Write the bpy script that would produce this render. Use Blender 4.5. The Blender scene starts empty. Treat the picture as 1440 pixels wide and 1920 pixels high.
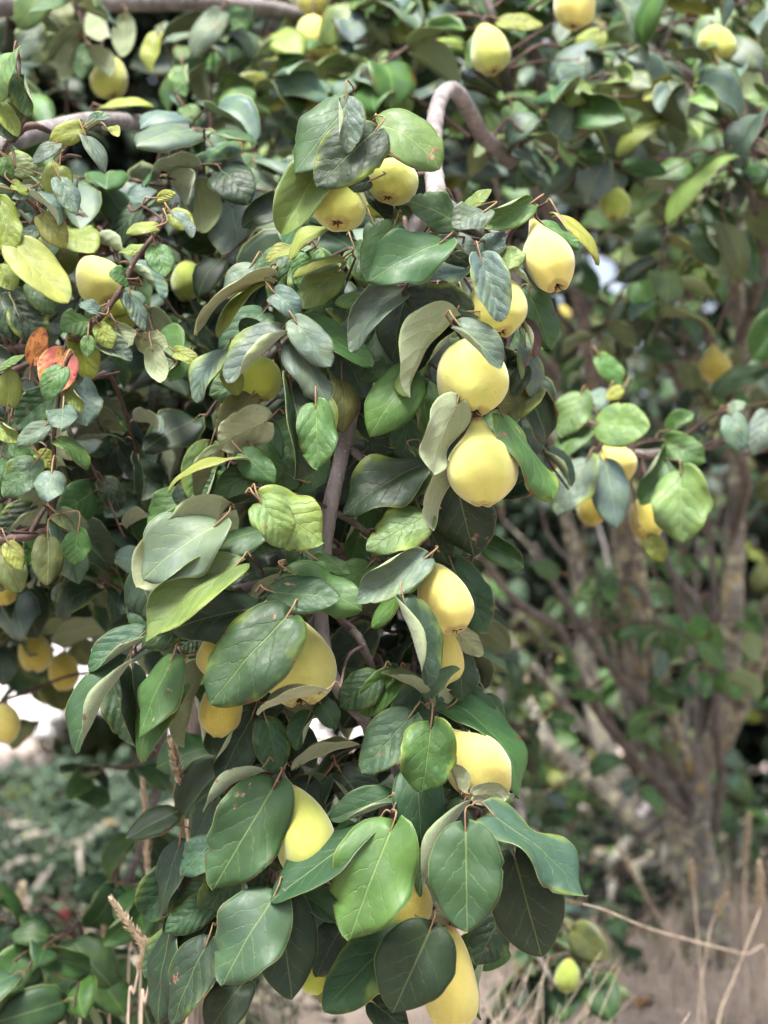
import bpy, math, random
import numpy as np
from mathutils import Vector, Matrix
random.seed(11)
RNG = np.random.default_rng(7)
scene = bpy.context.scene
col = scene.collection
R = math.radians

# ---------------------------------------------------------------- camera
CAM_H, PITCH, FPX = 1.15, R(4.0), 3200.0          # focal length in pixels of the 1440 x 1920 photograph
cam_data = bpy.data.cameras.new('camera')
cam = bpy.data.objects.new('camera', cam_data); col.objects.link(cam)
cam.location = (0, 0, CAM_H)
cam.rotation_euler = (R(90) + PITCH, 0, 0)
cam_data.sensor_fit = 'VERTICAL'; cam_data.sensor_height = 36.0; cam_data.lens = 60.0
cam_data.clip_start = 0.05; cam_data.clip_end = 500
cam_data.dof.use_dof = True; cam_data.dof.focus_distance = 1.97; cam_data.dof.aperture_fstop = 3.6
scene.camera = cam
scene.cycles.adaptive_threshold = 0.03; scene.cycles.max_bounces = 4; scene.cycles.diffuse_bounces = 2; scene.cycles.glossy_bounces = 2; scene.cycles.transmission_bounces = 3
scene.render.resolution_x, scene.render.resolution_y = 768, 1024

# ---------------------------------------------------------------- sky, sun, exposure
SUN_EL, SUN_AZ = R(66), R(200)                    # azimuth clockwise from +Y (the view direction)
world = bpy.data.worlds.new('World'); scene.world = world; world.use_nodes = True
wn = world.node_tree.nodes; wl = world.node_tree.links
sky_n = wn.new('ShaderNodeTexSky'); sky_n.sky_type = 'NISHITA'; sky_n.sun_disc = False
sky_n.sun_elevation = SUN_EL; sky_n.sun_rotation = SUN_AZ
sky_n.air_density = 1.0; sky_n.dust_density = 5.0; sky_n.ozone_density = 1.0
hs = wn.new('ShaderNodeHueSaturation'); hs.inputs['Saturation'].default_value = 0.6      # thin even cloud
wl.new(sky_n.outputs[0], hs.inputs['Color']); wl.new(hs.outputs[0], wn['Background'].inputs[0]); wn['Background'].inputs[1].default_value = 0.095
sun_d = bpy.data.lights.new('sun', 'SUN'); sun_d.energy = 3.0; sun_d.angle = R(20); sun_d.color = (1.0, 0.975, 0.94)
sun = bpy.data.objects.new('sun', sun_d); col.objects.link(sun)
sdir = Vector((math.sin(SUN_AZ) * math.cos(SUN_EL), math.cos(SUN_AZ) * math.cos(SUN_EL), math.sin(SUN_EL)))
sun.rotation_euler = sdir.to_track_quat('Z', 'Y').to_euler()
sun.location = (0, 0, 6)
vs = scene.view_settings
vs.view_transform = 'Standard'; vs.look = 'None'; vs.gamma = 1.0; vs.exposure = 1.95; vs.use_curve_mapping = False

# ---------------------------------------------------------------- helpers
CP, SP = math.cos(PITCH), math.sin(PITCH)
def at(px, py, D):
    """point of the place at distance D along the optical axis"""
    x = (px - 720.0) / FPX * D; u = (960.0 - py) / FPX * D
    return Vector((x, D * CP - u * SP, CAM_H + D * SP + u * CP))
def tag(o, label=None, cat=None, group=None, kind=None):
    if label: o['label'] = label
    if cat: o['category'] = cat
    if group: o['group'] = group
    if kind: o['kind'] = kind
    return o
def empty(name, loc=(0, 0, 0)):
    o = bpy.data.objects.new(name, None); col.objects.link(o); o.location = loc
    o.empty_display_size = 0.05
    return o
def link(name, me, parent=None):
    o = bpy.data.objects.new(name, me); col.objects.link(o)
    if parent is not None:
        o.parent = parent
        o.matrix_parent_inverse = Matrix.Translation(-parent.location)
    return o
def mesh_np(name, V, F, mats, midx=None, attrs=None, smooth=True):
    me = bpy.data.meshes.new(name)
    V = np.asarray(V, dtype=np.float32)
    F = [tuple(f) for f in F] if not isinstance(F, np.ndarray) else F
    if isinstance(F, np.ndarray) and F.ndim == 2:
        n, k = F.shape
        me.vertices.add(len(V)); me.vertices.foreach_set('co', V.ravel())
        me.loops.add(n * k); me.loops.foreach_set('vertex_index', F.astype(np.int32).ravel())
        me.polygons.add(n); me.polygons.foreach_set('loop_start', np.arange(0, n * k, k, dtype=np.int32))
        me.update(calc_edges=True)
    else:
        me.from_pydata(V.tolist(), [], F)
    for m in mats: me.materials.append(m)
    if midx is not None: me.polygons.foreach_set('material_index', np.asarray(midx, dtype=np.int32))
    if smooth: me.polygons.foreach_set('use_smooth', np.ones(len(me.polygons), dtype=bool))
    for k, (typ, arr) in (attrs or {}).items():
        a = me.attributes.new(k, typ, 'POINT')
        a.data.foreach_set('color' if typ == 'FLOAT_COLOR' else ('vector' if typ == 'FLOAT_VECTOR' else 'value'), np.asarray(arr, dtype=np.float32).ravel())
    me.validate(); me.update()
    return me

# ---------------------------------------------------------------- materials
class NT:
    """small wrapper to write shader maths as expressions"""
    def __init__(s, mat):
        s.t = mat.node_tree; s.n = s.t.nodes; s.l = s.t.links
    def put(s, sock, v):
        if hasattr(v, 'is_output'): s.l.new(v, sock)
        else: sock.default_value = v
    def m(s, op, a, b=0.0, c=0.0):
        k = s.n.new('ShaderNodeMath'); k.operation = op
        s.put(k.inputs[0], a); s.put(k.inputs[1], b); s.put(k.inputs[2], c); return k.outputs[0]
    def step(s, v, lo, hi, a=0.0, b=1.0):
        k = s.n.new('ShaderNodeMapRange'); k.interpolation_type = 'SMOOTHSTEP'
        s.put(k.inputs[0], v); s.put(k.inputs[1], lo); s.put(k.inputs[2], hi); s.put(k.inputs[3], a); s.put(k.inputs[4], b); return k.outputs[0]
    def mix(s, f, a, b, mode='MIX'):
        k = s.n.new('ShaderNodeMix'); k.data_type = 'RGBA'; k.blend_type = mode
        s.put(k.inputs[0], f); s.put(k.inputs[6], a); s.put(k.inputs[7], b); return k.outputs[2]
    def noise(s, vec, scale, detail=3.0, rough=0.55, dim='3D', dist=0.0):
        k = s.n.new('ShaderNodeTexNoise'); k.noise_dimensions = dim
        s.l.new(vec, k.inputs['Vector']); k.inputs['Scale'].default_value = scale
        k.inputs['Detail'].default_value = detail; k.inputs['Roughness'].default_value = rough; k.inputs['Distortion'].default_value = dist
        return k.outputs['Fac']
    def voro(s, vec, scale, feature='F1'):
        k = s.n.new('ShaderNodeTexVoronoi'); k.feature = feature
        s.l.new(vec, k.inputs['Vector']); k.inputs['Scale'].default_value = scale; return k.outputs[0]
    def attr(s, name):
        k = s.n.new('ShaderNodeAttribute'); k.attribute_name = name; return k
    def obj(s):
        return s.n.new('ShaderNodeTexCoord').outputs['Object']
    def pos(s):
        return s.n.new('ShaderNodeNewGeometry').outputs['Position']
    def vadd(s, a, b):
        k = s.n.new('ShaderNodeVectorMath'); s.put(k.inputs[0], a); s.put(k.inputs[1], b); return k.outputs[0]
    def vmul(s, a, b):
        k = s.n.new('ShaderNodeVectorMath'); k.operation = 'MULTIPLY'; s.put(k.inputs[0], a); s.put(k.inputs[1], b); return k.outputs[0]
    def comb(s, x, y, z):
        k = s.n.new('ShaderNodeCombineXYZ'); s.put(k.inputs[0], x); s.put(k.inputs[1], y); s.put(k.inputs[2], z); return k.outputs[0]
    def bump(s, h, strength, dist):
        k = s.n.new('ShaderNodeBump'); s.put(k.inputs['Strength'], strength); k.inputs['Distance'].default_value = dist; s.l.new(h, k.inputs['Height']); return k.outputs[0]
def new_mat(name):
    m = bpy.data.materials.new(name); m.use_nodes = True
    t = NT(m); b = t.n['Principled BSDF']
    return m, t, b
def C(r, g, b): return (r, g, b, 1.0)

def leaf_mat(name, per_object, underside):
    m, t, b = new_mat(name)
    lf = t.attr('lf').outputs['Vector']
    sep = t.n.new('ShaderNodeSeparateXYZ'); t.l.new(lf, sep.inputs[0])
    x, y, a = sep.outputs[0], sep.outputs[1], sep.outputs[2]
    if per_object:
        oi = t.n.new('ShaderNodeObjectInfo'); tone = oi.outputs['Color']; rnd = oi.outputs['Random']
    else:
        tone = t.attr('col').outputs['Color']; rnd = t.attr('rnd').outputs['Fac']
    off = t.comb(t.m('MULTIPLY', rnd, 37.0), t.m('MULTIPLY', rnd, 91.0), t.m('MULTIPLY', rnd, 53.0))
    P = t.vadd(t.comb(x, y, 0.0), off)
    n1 = t.noise(P, 2.2, 3); n2 = t.noise(P, 9.0, 4, 0.6); n3 = t.noise(P, 40.0, 3, 0.6)
    ax = t.m('ABSOLUTE', x)
    wob = t.m('MULTIPLY', t.m('SUBTRACT', n2, 0.5), 0.75)
    side = t.m('MULTIPLY', t.m('SIGN', x), 0.22)
    s = t.m('ADD', t.m('ADD', t.m('MULTIPLY', t.m('SUBTRACT', t.m('SUBTRACT', y, t.m('MULTIPLY', ax, 0.78)), t.m('MULTIPLY', t.m('MULTIPLY', ax, ax), 0.45)), 4.6), side), wob)
    fr = t.m('ABSOLUTE', t.m('SUBTRACT', t.m('FRACT', s), 0.5))          # 0 on a side vein, 0.5 between two
    vein = t.m('MULTIPLY', t.step(fr, 0.012, 0.055, 1.0, 0.0), t.step(a, 0.35, 0.95, 1.0, 0.08))
    vein = t.m('MULTIPLY', vein, t.step(s, -0.6, -0.1))
    mid = t.step(ax, t.m('SUBTRACT', 0.010, t.m('MULTIPLY', y, 0.008)), t.m('SUBTRACT', 0.021, t.m('MULTIPLY', y, 0.011)), 1.0, 0.0)
    vor = t.voro(P, 15.0, 'DISTANCE_TO_EDGE')
    net = t.step(vor, 0.0, 0.09, 1.0, 0.0)
    veins = t.m('MAXIMUM', t.m('MULTIPLY', vein, 0.42), mid)
    # colour of the blade
    r2 = t.m('FRACT', t.m('MULTIPLY', rnd, 17.31)); r3 = t.m('FRACT', t.m('MULTIPLY', rnd, 7.77)); r4 = t.m('FRACT', t.m('MULTIPLY', rnd, 29.17))
    c = t.mix(t.step(n1, 0.32, 0.72), t.mix(1.0, tone, C(0.82, 0.85, 0.92), 'MULTIPLY'), t.mix(1.0, tone, C(1.18, 1.14, 0.95), 'MULTIPLY'))
    c = t.mix(t.m('MULTIPLY', t.step(n3, 0.35, 0.75), 0.16), c, t.mix(1.0, c, C(1.35, 1.3, 1.1), 'MULTIPLY'))
    yel = t.m('MULTIPLY', t.step(t.m('ADD', t.m('MULTIPLY', a, 0.5), n1), 0.85, 1.15), t.m('MULTIPLY', t.step(r3, 0.45, 0.95), 0.75))
    c = t.mix(yel, c, C(0.20, 0.26, 0.035))
    if underside:
        c = t.mix(0.66, c, C(0.28, 0.33, 0.20))
        c = t.mix(t.m('MULTIPLY', veins, 0.5), c, C(0.40, 0.40, 0.22))
        c = t.mix(t.m('MULTIPLY', net, 0.18), c, C(0.40, 0.42, 0.25))
    else:
        c = t.mix(t.m('MULTIPLY', net, 0.05), c, t.mix(1.0, c, C(1.6, 1.55, 1.2), 'MULTIPLY'))
        c = t.mix(t.m('MULTIPLY', veins, 0.55), c, t.mix(0.45, t.mix(1.0, c, C(2.0, 1.8, 1.5), 'MULTIPLY'), C(0.26, 0.32, 0.12)))
    tc = t.n.new('ShaderNodeSeparateColor'); t.l.new(tone, tc.inputs[0])
    red = t.step(t.m('SUBTRACT', tc.outputs[0], tc.outputs[1]), 0.12, 0.2)                # autumn leaves: patches of orange and wine red
    c = t.mix(t.m('MULTIPLY', red, t.step(n1, 0.45, 0.62)), c, C(0.58, 0.25, 0.08))
    c = t.mix(t.m('MULTIPLY', red, t.step(t.noise(P, 6.0, 4, 0.6), 0.54, 0.66)), c, C(0.20, 0.035, 0.05))
    # pale downy margin
    c = t.mix(t.m('MULTIPLY', t.step(a, 0.965, 0.99), 0.5), c, C(0.24, 0.29, 0.10))
    # rust spots and scorched edges with shapes of their own
    spot = t.m('MULTIPLY', t.step(t.voro(P, 7.0), 0.05, 0.095, 1.0, 0.0), t.step(r2, 0.55, 0.62))
    spot = t.m('MULTIPLY', spot, t.step(n1, 0.45, 0.55))
    c = t.mix(t.m('MULTIPLY', spot, 0.9), c, C(0.045, 0.020, 0.012))
    speck = t.m('MULTIPLY', t.step(t.voro(P, 26.0), 0.07, 0.12, 1.0, 0.0), t.step(n2, 0.50, 0.62))
    c = t.mix(t.m('MULTIPLY', speck, 0.25), c, C(0.42, 0.46, 0.34))
    burn = t.m('MULTIPLY', t.step(t.m('ADD', t.m('MULTIPLY', a, 0.55), t.m('ADD', t.m('MULTIPLY', y, 0.12), n2)), 1.16, 1.24), t.step(r4, 0.35, 0.5))
    c = t.mix(t.m('MULTIPLY', burn, 0.85), c, C(0.13, 0.045, 0.03))
    blot = t.m('MULTIPLY', t.step(t.noise(P, 3.2, 4, 0.6), 0.66, 0.69), t.step(r4, 0.55, 0.65))
    c = t.mix(t.m('MULTIPLY', blot, 0.85), c, t.mix(t.step(n2, 0.4, 0.6), C(0.16, 0.055, 0.045), C(0.30, 0.20, 0.13)))
    t.put(b.inputs['Base Color'], c)
    # relief: blade bulges between the sunken veins (reversed on the underside)
    h = t.m('SUBTRACT', t.m('MULTIPLY', t.m('POWER', t.m('MULTIPLY', fr, 2.0), 0.7), t.step(r2, 0.2, 1.0, 0.12, 0.5)), t.m('MULTIPLY', mid, 0.8))
    h = t.m('ADD', h, t.m('MULTIPLY', t.noise(P, 4.0, 2, 0.5), 1.4)); h = t.m('SUBTRACT', h, t.m('MULTIPLY', vein, 0.35)); h = t.m('ADD', h, t.m('MULTIPLY', n2, 0.16))
    if underside: h = t.m('MULTIPLY', h, -0.8)
    t.put(b.inputs['Normal'], t.bump(h, t.step(r3, 0.0, 1.0, 0.3, 0.75), 0.0035))
    if underside:
        b.inputs['Roughness'].default_value = 0.85; b.inputs['Specular IOR Level'].default_value = 0.15
        b.inputs['Sheen Weight'].default_value = 0.35
    else:
        t.put(b.inputs['Roughness'], t.step(n2, 0.3, 0.7, 0.48, 0.66)); b.inputs['Specular IOR Level'].default_value = 0.38
    tr = t.n.new('ShaderNodeBsdfTranslucent')
    t.put(tr.inputs['Color'], t.mix(1.0, c, C(2.0, 1.9, 0.6), 'MULTIPLY'))
    ms = t.n.new('ShaderNodeMixShader'); ms.inputs[0].default_value = 0.16
    t.l.new(b.outputs[0], ms.inputs[1]); t.l.new(tr.outputs[0], ms.inputs[2])
    t.l.new(ms.outputs[0], t.n['Material Output'].inputs[0])
    return m

def mass_mat(name, underside):
    m, t, b = new_mat(name)
    sep = t.n.new('ShaderNodeSeparateXYZ'); t.l.new(t.attr('lf').outputs['Vector'], sep.inputs[0])
    x, y, a = sep.outputs[0], sep.outputs[1], sep.outputs[2]
    rnd = t.attr('rnd').outputs['Fac']; tone = t.attr('col').outputs['Color']
    P = t.vadd(t.comb(x, y, 0.0), t.comb(t.m('MULTIPLY', rnd, 37.0), t.m('MULTIPLY', rnd, 91.0), 0.0))
    n1 = t.noise(P, 3.0, 3)
    c = t.mix(t.step(n1, 0.32, 0.72), t.mix(1.0, tone, C(0.72, 0.76, 0.85), 'MULTIPLY'), t.mix(1.0, tone, C(1.3, 1.25, 0.95), 'MULTIPLY'))
    ax = t.m('ABSOLUTE', x)
    veins = t.step(ax, 0.004, 0.026, 1.0, 0.0)
    if underside: c = t.mix(0.6, c, C(0.27, 0.32, 0.19))
    c = t.mix(t.m('MULTIPLY', veins, 0.5), c, t.mix(0.4, t.mix(1.0, c, C(1.9, 1.8, 1.5), 'MULTIPLY'), C(0.26, 0.32, 0.12)))
    c = t.mix(t.m('MULTIPLY', t.step(a, 0.94, 0.98), 0.5), c, C(0.30, 0.34, 0.12))
    c = t.mix(t.m('MULTIPLY', t.step(t.m('ADD', t.m('MULTIPLY', a, 0.5), n1), 1.0, 1.1), t.m('MULTIPLY', t.step(rnd, 0.6, 0.8), 0.8)), c, C(0.16, 0.07, 0.03))
    t.put(b.inputs['Base Color'], c)
    b.inputs['Roughness'].default_value = 0.8 if underside else 0.52; b.inputs['Specular IOR Level'].default_value = 0.15 if underside else 0.38
    tr = t.n.new('ShaderNodeBsdfTranslucent'); t.put(tr.inputs['Color'], t.mix(1.0, c, C(2.0, 1.9, 0.6), 'MULTIPLY'))
    ms = t.n.new('ShaderNodeMixShader'); ms.inputs[0].default_value = 0.16
    t.l.new(b.outputs[0], ms.inputs[1]); t.l.new(tr.outputs[0], ms.inputs[2]); t.l.new(ms.outputs[0], t.n['Material Output'].inputs[0])
    return m
LEAF_MATS = [leaf_mat('leaf_upper', True, False), leaf_mat('leaf_lower', True, True)]
MASS_MATS = [mass_mat('foliage_upper', False), mass_mat('foliage_lower', True)]

def bark_mat(name, base, dark, lichen=0.0, lent=0.5, scale=1.0, rough=0.8):
    m, t, b = new_mat(name)
    P = t.pos(); Q = t.vmul(P, (1.0, 1.0, 0.35))
    n1 = t.noise(P, 14 * scale, 4, 0.6); n2 = t.noise(Q, 60 * scale, 5, 0.65); n3 = t.noise(P, 5.5, 3)
    c = t.mix(t.step(n2, 0.3, 0.7), dark, base)
    c = t.mix(t.m('MULTIPLY', t.step(n1, 0.45, 0.7), 0.45), c, t.mix(1.0, base, C(1.45, 1.4, 1.35), 'MULTIPLY'))
    len_ = t.step(t.voro(P, 110.0), 0.12, 0.22, 1.0, 0.0)
    len_ = t.m('MULTIPLY', len_, t.step(n1, 0.44, 0.54))
    c = t.mix(t.m('MULTIPLY', len_, lent), c, C(0.46, 0.43, 0.38))
    if lichen > 0:
        v = t.noise(P, 24.0, 5, 0.7, dist=1.2)
        f1 = t.m('MULTIPLY', t.step(v, 0.50, 0.58), t.step(n3, 0.36, 0.55))
        c = t.mix(t.m('MULTIPLY', f1, lichen), c, C(0.40, 0.38, 0.26))
        v2 = t.noise(P, 17.0, 5, 0.7, dist=0.8)
        c = t.mix(t.m('MULTIPLY', t.step(v2, 0.58, 0.64), lichen * 0.8), c, C(0.34, 0.24, 0.06))
        v3 = t.noise(P, 9.0, 5, 0.7, dist=0.8)
        c = t.mix(t.m('MULTIPLY', t.step(v3, 0.60, 0.66), lichen * 0.9), c, C(0.48, 0.46, 0.40))
    t.put(b.inputs['Base Color'], c); b.inputs['Roughness'].default_value = rough
    b.inputs['Specular IOR Level'].default_value = 0.25
    h = t.m('ADD', t.m('MULTIPLY', n2, 0.8), t.m('ADD', n1, t.m('MULTIPLY', len_, 0.5)))
    t.put(b.inputs['Normal'], t.bump(h, 0.7, 0.004))
    return m
BARK_LIMB = bark_mat('bark_young', C(0.142, 0.127, 0.116), C(0.060, 0.051, 0.046), lent=0.7)
BARK_PALE = bark_mat('bark_smooth', C(0.235, 0.212, 0.208), C(0.112, 0.098, 0.095), lent=0.6)
BARK_DARK = bark_mat('bark_twig', C(0.10, 0.065, 0.055), C(0.045, 0.028, 0.024), lent=0.35)
BARK_OLD = bark_mat('bark_old', C(0.205, 0.192, 0.172), C(0.062, 0.055, 0.048), lichen=1.0, lent=0.2, scale=0.5)

def petiole_mat():
    m, t, b = new_mat('petiole')
    n = t.noise(t.pos(), 40, 2)
    t.put(b.inputs['Base Color'], t.mix(t.step(n, 0.35, 0.65), C(0.17, 0.085, 0.05), C(0.20, 0.15, 0.065)))
    b.inputs['Roughness'].default_value = 0.7
    return m
PETIOLE = petiole_mat()

def fruit_mat():
    m, t, b = new_mat('quince_skin')
    oi = t.n.new('ShaderNodeObjectInfo'); tone = oi.outputs['Color']; rnd = oi.outputs['Random']
    g = t.attr('fr'); sep = t.n.new('ShaderNodeSeparateXYZ'); t.l.new(g.outputs['Vector'], sep.inputs[0])
    tt = sep.outputs[0]
    P = t.vadd(t.obj(), t.comb(t.m('MULTIPLY', rnd, 17.0), t.m('MULTIPLY', rnd, 5.0), 0.0))
    n1 = t.noise(P, 3.0, 3); n2 = t.noise(P, 14.0, 4, 0.6); n3 = t.noise(P, 90.0, 2, 0.6)
    c = t.mix(t.step(n1, 0.3, 0.7), t.mix(1.0, tone, C(0.86, 0.93, 0.9), 'MULTIPLY'), t.mix(1.0, tone, C(1.08, 1.02, 1.05), 'MULTIPLY'))
    c = t.mix(t.m('MULTIPLY', t.step(n2, 0.4, 0.8), 0.22), c, t.mix(1.0, c, C(1.12, 1.14, 1.9), 'MULTIPLY'))
    c = t.mix(t.m('MULTIPLY', t.step(n1, 0.48, 0.70), 0.5), c, t.mix(1.0, c, C(0.72, 0.88, 0.62), 'MULTIPLY'))
    fz = t.noise(P, 22.0, 3, 0.7)
    c = t.mix(t.m('MULTIPLY', t.step(fz, 0.48, 0.68), t.m('MULTIPLY', t.step(n1, 0.35, 0.6), 0.42)), c, C(0.42, 0.40, 0.20))
    frk = t.m('MULTIPLY', t.step(t.voro(P, 30.0), 0.06, 0.13, 1.0, 0.0), t.step(t.noise(P, 4.0, 2), 0.48, 0.58))
    c = t.mix(t.m('MULTIPLY', frk, 0.4), c, C(0.26, 0.16, 0.05))
    # brown down left round the stalk and in the calyx basin
    down = t.m('MULTIPLY', t.step(t.m('ADD', tt, t.m('MULTIPLY', t.m('SUBTRACT', n2, 0.5), 0.10)), 0.02, 0.085, 1.0, 0.0), 0.75)
    c = t.mix(down, c, C(0.24, 0.115, 0.035))
    bas = t.m('MULTIPLY', t.step(t.m('ADD', tt, t.m('MULTIPLY', t.m('SUBTRACT', n2, 0.5), 0.05)), 0.955, 0.99), 0.65)
    c = t.mix(bas, c, C(0.22, 0.14, 0.04))
    sp = t.m('MULTIPLY', t.step(t.voro(P, 9.0), 0.05, 0.10, 1.0, 0.0), t.step(n1, 0.52, 0.60))
    c = t.mix(t.m('MULTIPLY', sp, 0.55), c, C(0.20, 0.10, 0.03))
    scar = t.m('MULTIPLY', t.step(t.noise(P, 5.0, 5, 0.7, dist=1.5), 0.665, 0.70), 0.5)
    c = t.mix(scar, c, C(0.26, 0.13, 0.04))
    t.put(b.inputs['Base Color'], c)
    b.inputs['Roughness'].default_value = 0.8; b.inputs['Specular IOR Level'].default_value = 0.18
    b.inputs['Sheen Weight'].default_value = 0.4; b.inputs['Sheen Roughness'].default_value = 0.5
    b.inputs['Subsurface Weight'].default_value = 0.08; b.inputs['Subsurface Radius'].default_value = (0.9, 0.6, 0.15); b.inputs['Subsurface Scale'].default_value = 0.006
    t.put(b.inputs['Normal'], t.bump(t.m('ADD', t.m('MULTIPLY', n2, 1.0), t.m('MULTIPLY', n3, 0.05)), 0.2, 0.003))
    return m
FRUIT = fruit_mat()
def plain(name, c, rough=0.8, var=0.3, scale=30):
    m, t, b = new_mat(name)
    n = t.noise(t.pos(), scale, 4, 0.6)
    t.put(b.inputs['Base Color'], t.mix(t.step(n, 0.3, 0.7), C(*[v * (1 - var) for v in c]), C(*[v * (1 + var) for v in c])))
    b.inputs['Roughness'].default_value = rough; b.inputs['Specular IOR Level'].default_value = 0.25
    return m
CALYX = plain('calyx_dry', (0.055, 0.030, 0.015), 0.9)
STRAW = plain('dry_straw', (0.55, 0.45, 0.35), 0.8, 0.25, 18)
STRAW_DULL = plain('dry_straw_dull', (0.50, 0.40, 0.335), 0.9, 0.4, 9)
STRAW_HEAD = plain('dry_seed', (0.56, 0.46, 0.33), 0.9, 0.3, 120)

# ---------------------------------------------------------------- geometry builders
def spline(pts, per=6):
    P = [np.array(p, dtype=float) for p in pts]
    if len(P) < 3:
        return [P[0] + (P[-1] - P[0]) * k / per for k in range(per + 1)]
    Q = [2 * P[0] - P[1]] + P + [2 * P[-1] - P[-2]]
    out = []
    for i in range(1, len(Q) - 2):
        for k in range(per):
            u = k / per
            out.append(0.5 * (2 * Q[i] + (Q[i + 1] - Q[i - 1]) * u + (2 * Q[i - 1] - 5 * Q[i] + 4 * Q[i + 1] - Q[i + 2]) * u * u + (3 * Q[i] - Q[i - 1] - 3 * Q[i + 1] + Q[i + 2]) * u ** 3))
    out.append(P[-1]); return out
def tube_arrays(path, rad, sides=8, knob=0.0, rng=RNG):
    path = np.array(path); n = len(path)
    rad = np.interp(np.linspace(0, 1, n), np.linspace(0, 1, len(rad)), rad)
    T = np.gradient(path, axis=0); T /= np.linalg.norm(T, axis=1)[:, None] + 1e-9
    up = np.array([0.31, 0.84, 0.44]); V = []; nv = np.cross(T[0], up); nv /= np.linalg.norm(nv) + 1e-9
    ang = np.linspace(0, 2 * np.pi, sides, endpoint=False)
    for i in range(n):
        nv = nv - T[i] * np.dot(nv, T[i]); nv /= np.linalg.norm(nv) + 1e-9
        bv = np.cross(T[i], nv)
        rr = rad[i] * (1 + knob * rng.uniform(-1, 1, sides) + (knob * 1.5 * rng.uniform(0, 1) if rng.uniform() < 0.15 else 0))
        V.append(path[i] + (np.cos(ang) * rr)[:, None] * nv + (np.sin(ang) * rr)[:, None] * bv)
    V = np.vstack(V); F = []
    i, j = np.meshgrid(np.arange(n - 1), np.arange(sides), indexing='ij')
    j2 = (j + 1) % sides
    F = np.stack([i * sides + j, i * sides + j2, (i + 1) * sides + j2, (i + 1) * sides + j], -1).reshape(-1, 4)
    # close the end with a short cone so that no tube is open
    V = np.vstack([V, path[-1] + T[-1] * rad[-1] * 0.6]); e = len(V) - 1; base = (n - 1) * sides
    cap = np.array([[base + k, base + (k + 1) % sides, e, e] for k in range(sides)])
    return V, F, cap
class Bag:
    """collects quads and triangles for one mesh"""
    def __init__(s): s.V = []; s.F = []; s.M = []; s.n = 0
    def add(s, V, F, mi=0):
        s.V.append(np.asarray(V)); s.F += [tuple(int(i) + s.n for i in f) for f in F]; s.M += [mi] * len(F); s.n += len(V)
    def tube(s, path, rad, sides=8, mi=0, knob=0.0):
        V, F, cap = tube_arrays(path, rad, sides, knob)
        s.add(V, [tuple(f) for f in F] + [tuple(f[:3]) for f in cap], mi)
    def mesh(s, name, mats, smooth=True):
        return mesh_np(name, np.vstack(s.V), s.F, mats, s.M, None, smooth)
    def build(s, name, mats, parent=None, smooth=True):
        return link(name, s.mesh(name, mats, smooth), parent)

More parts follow.
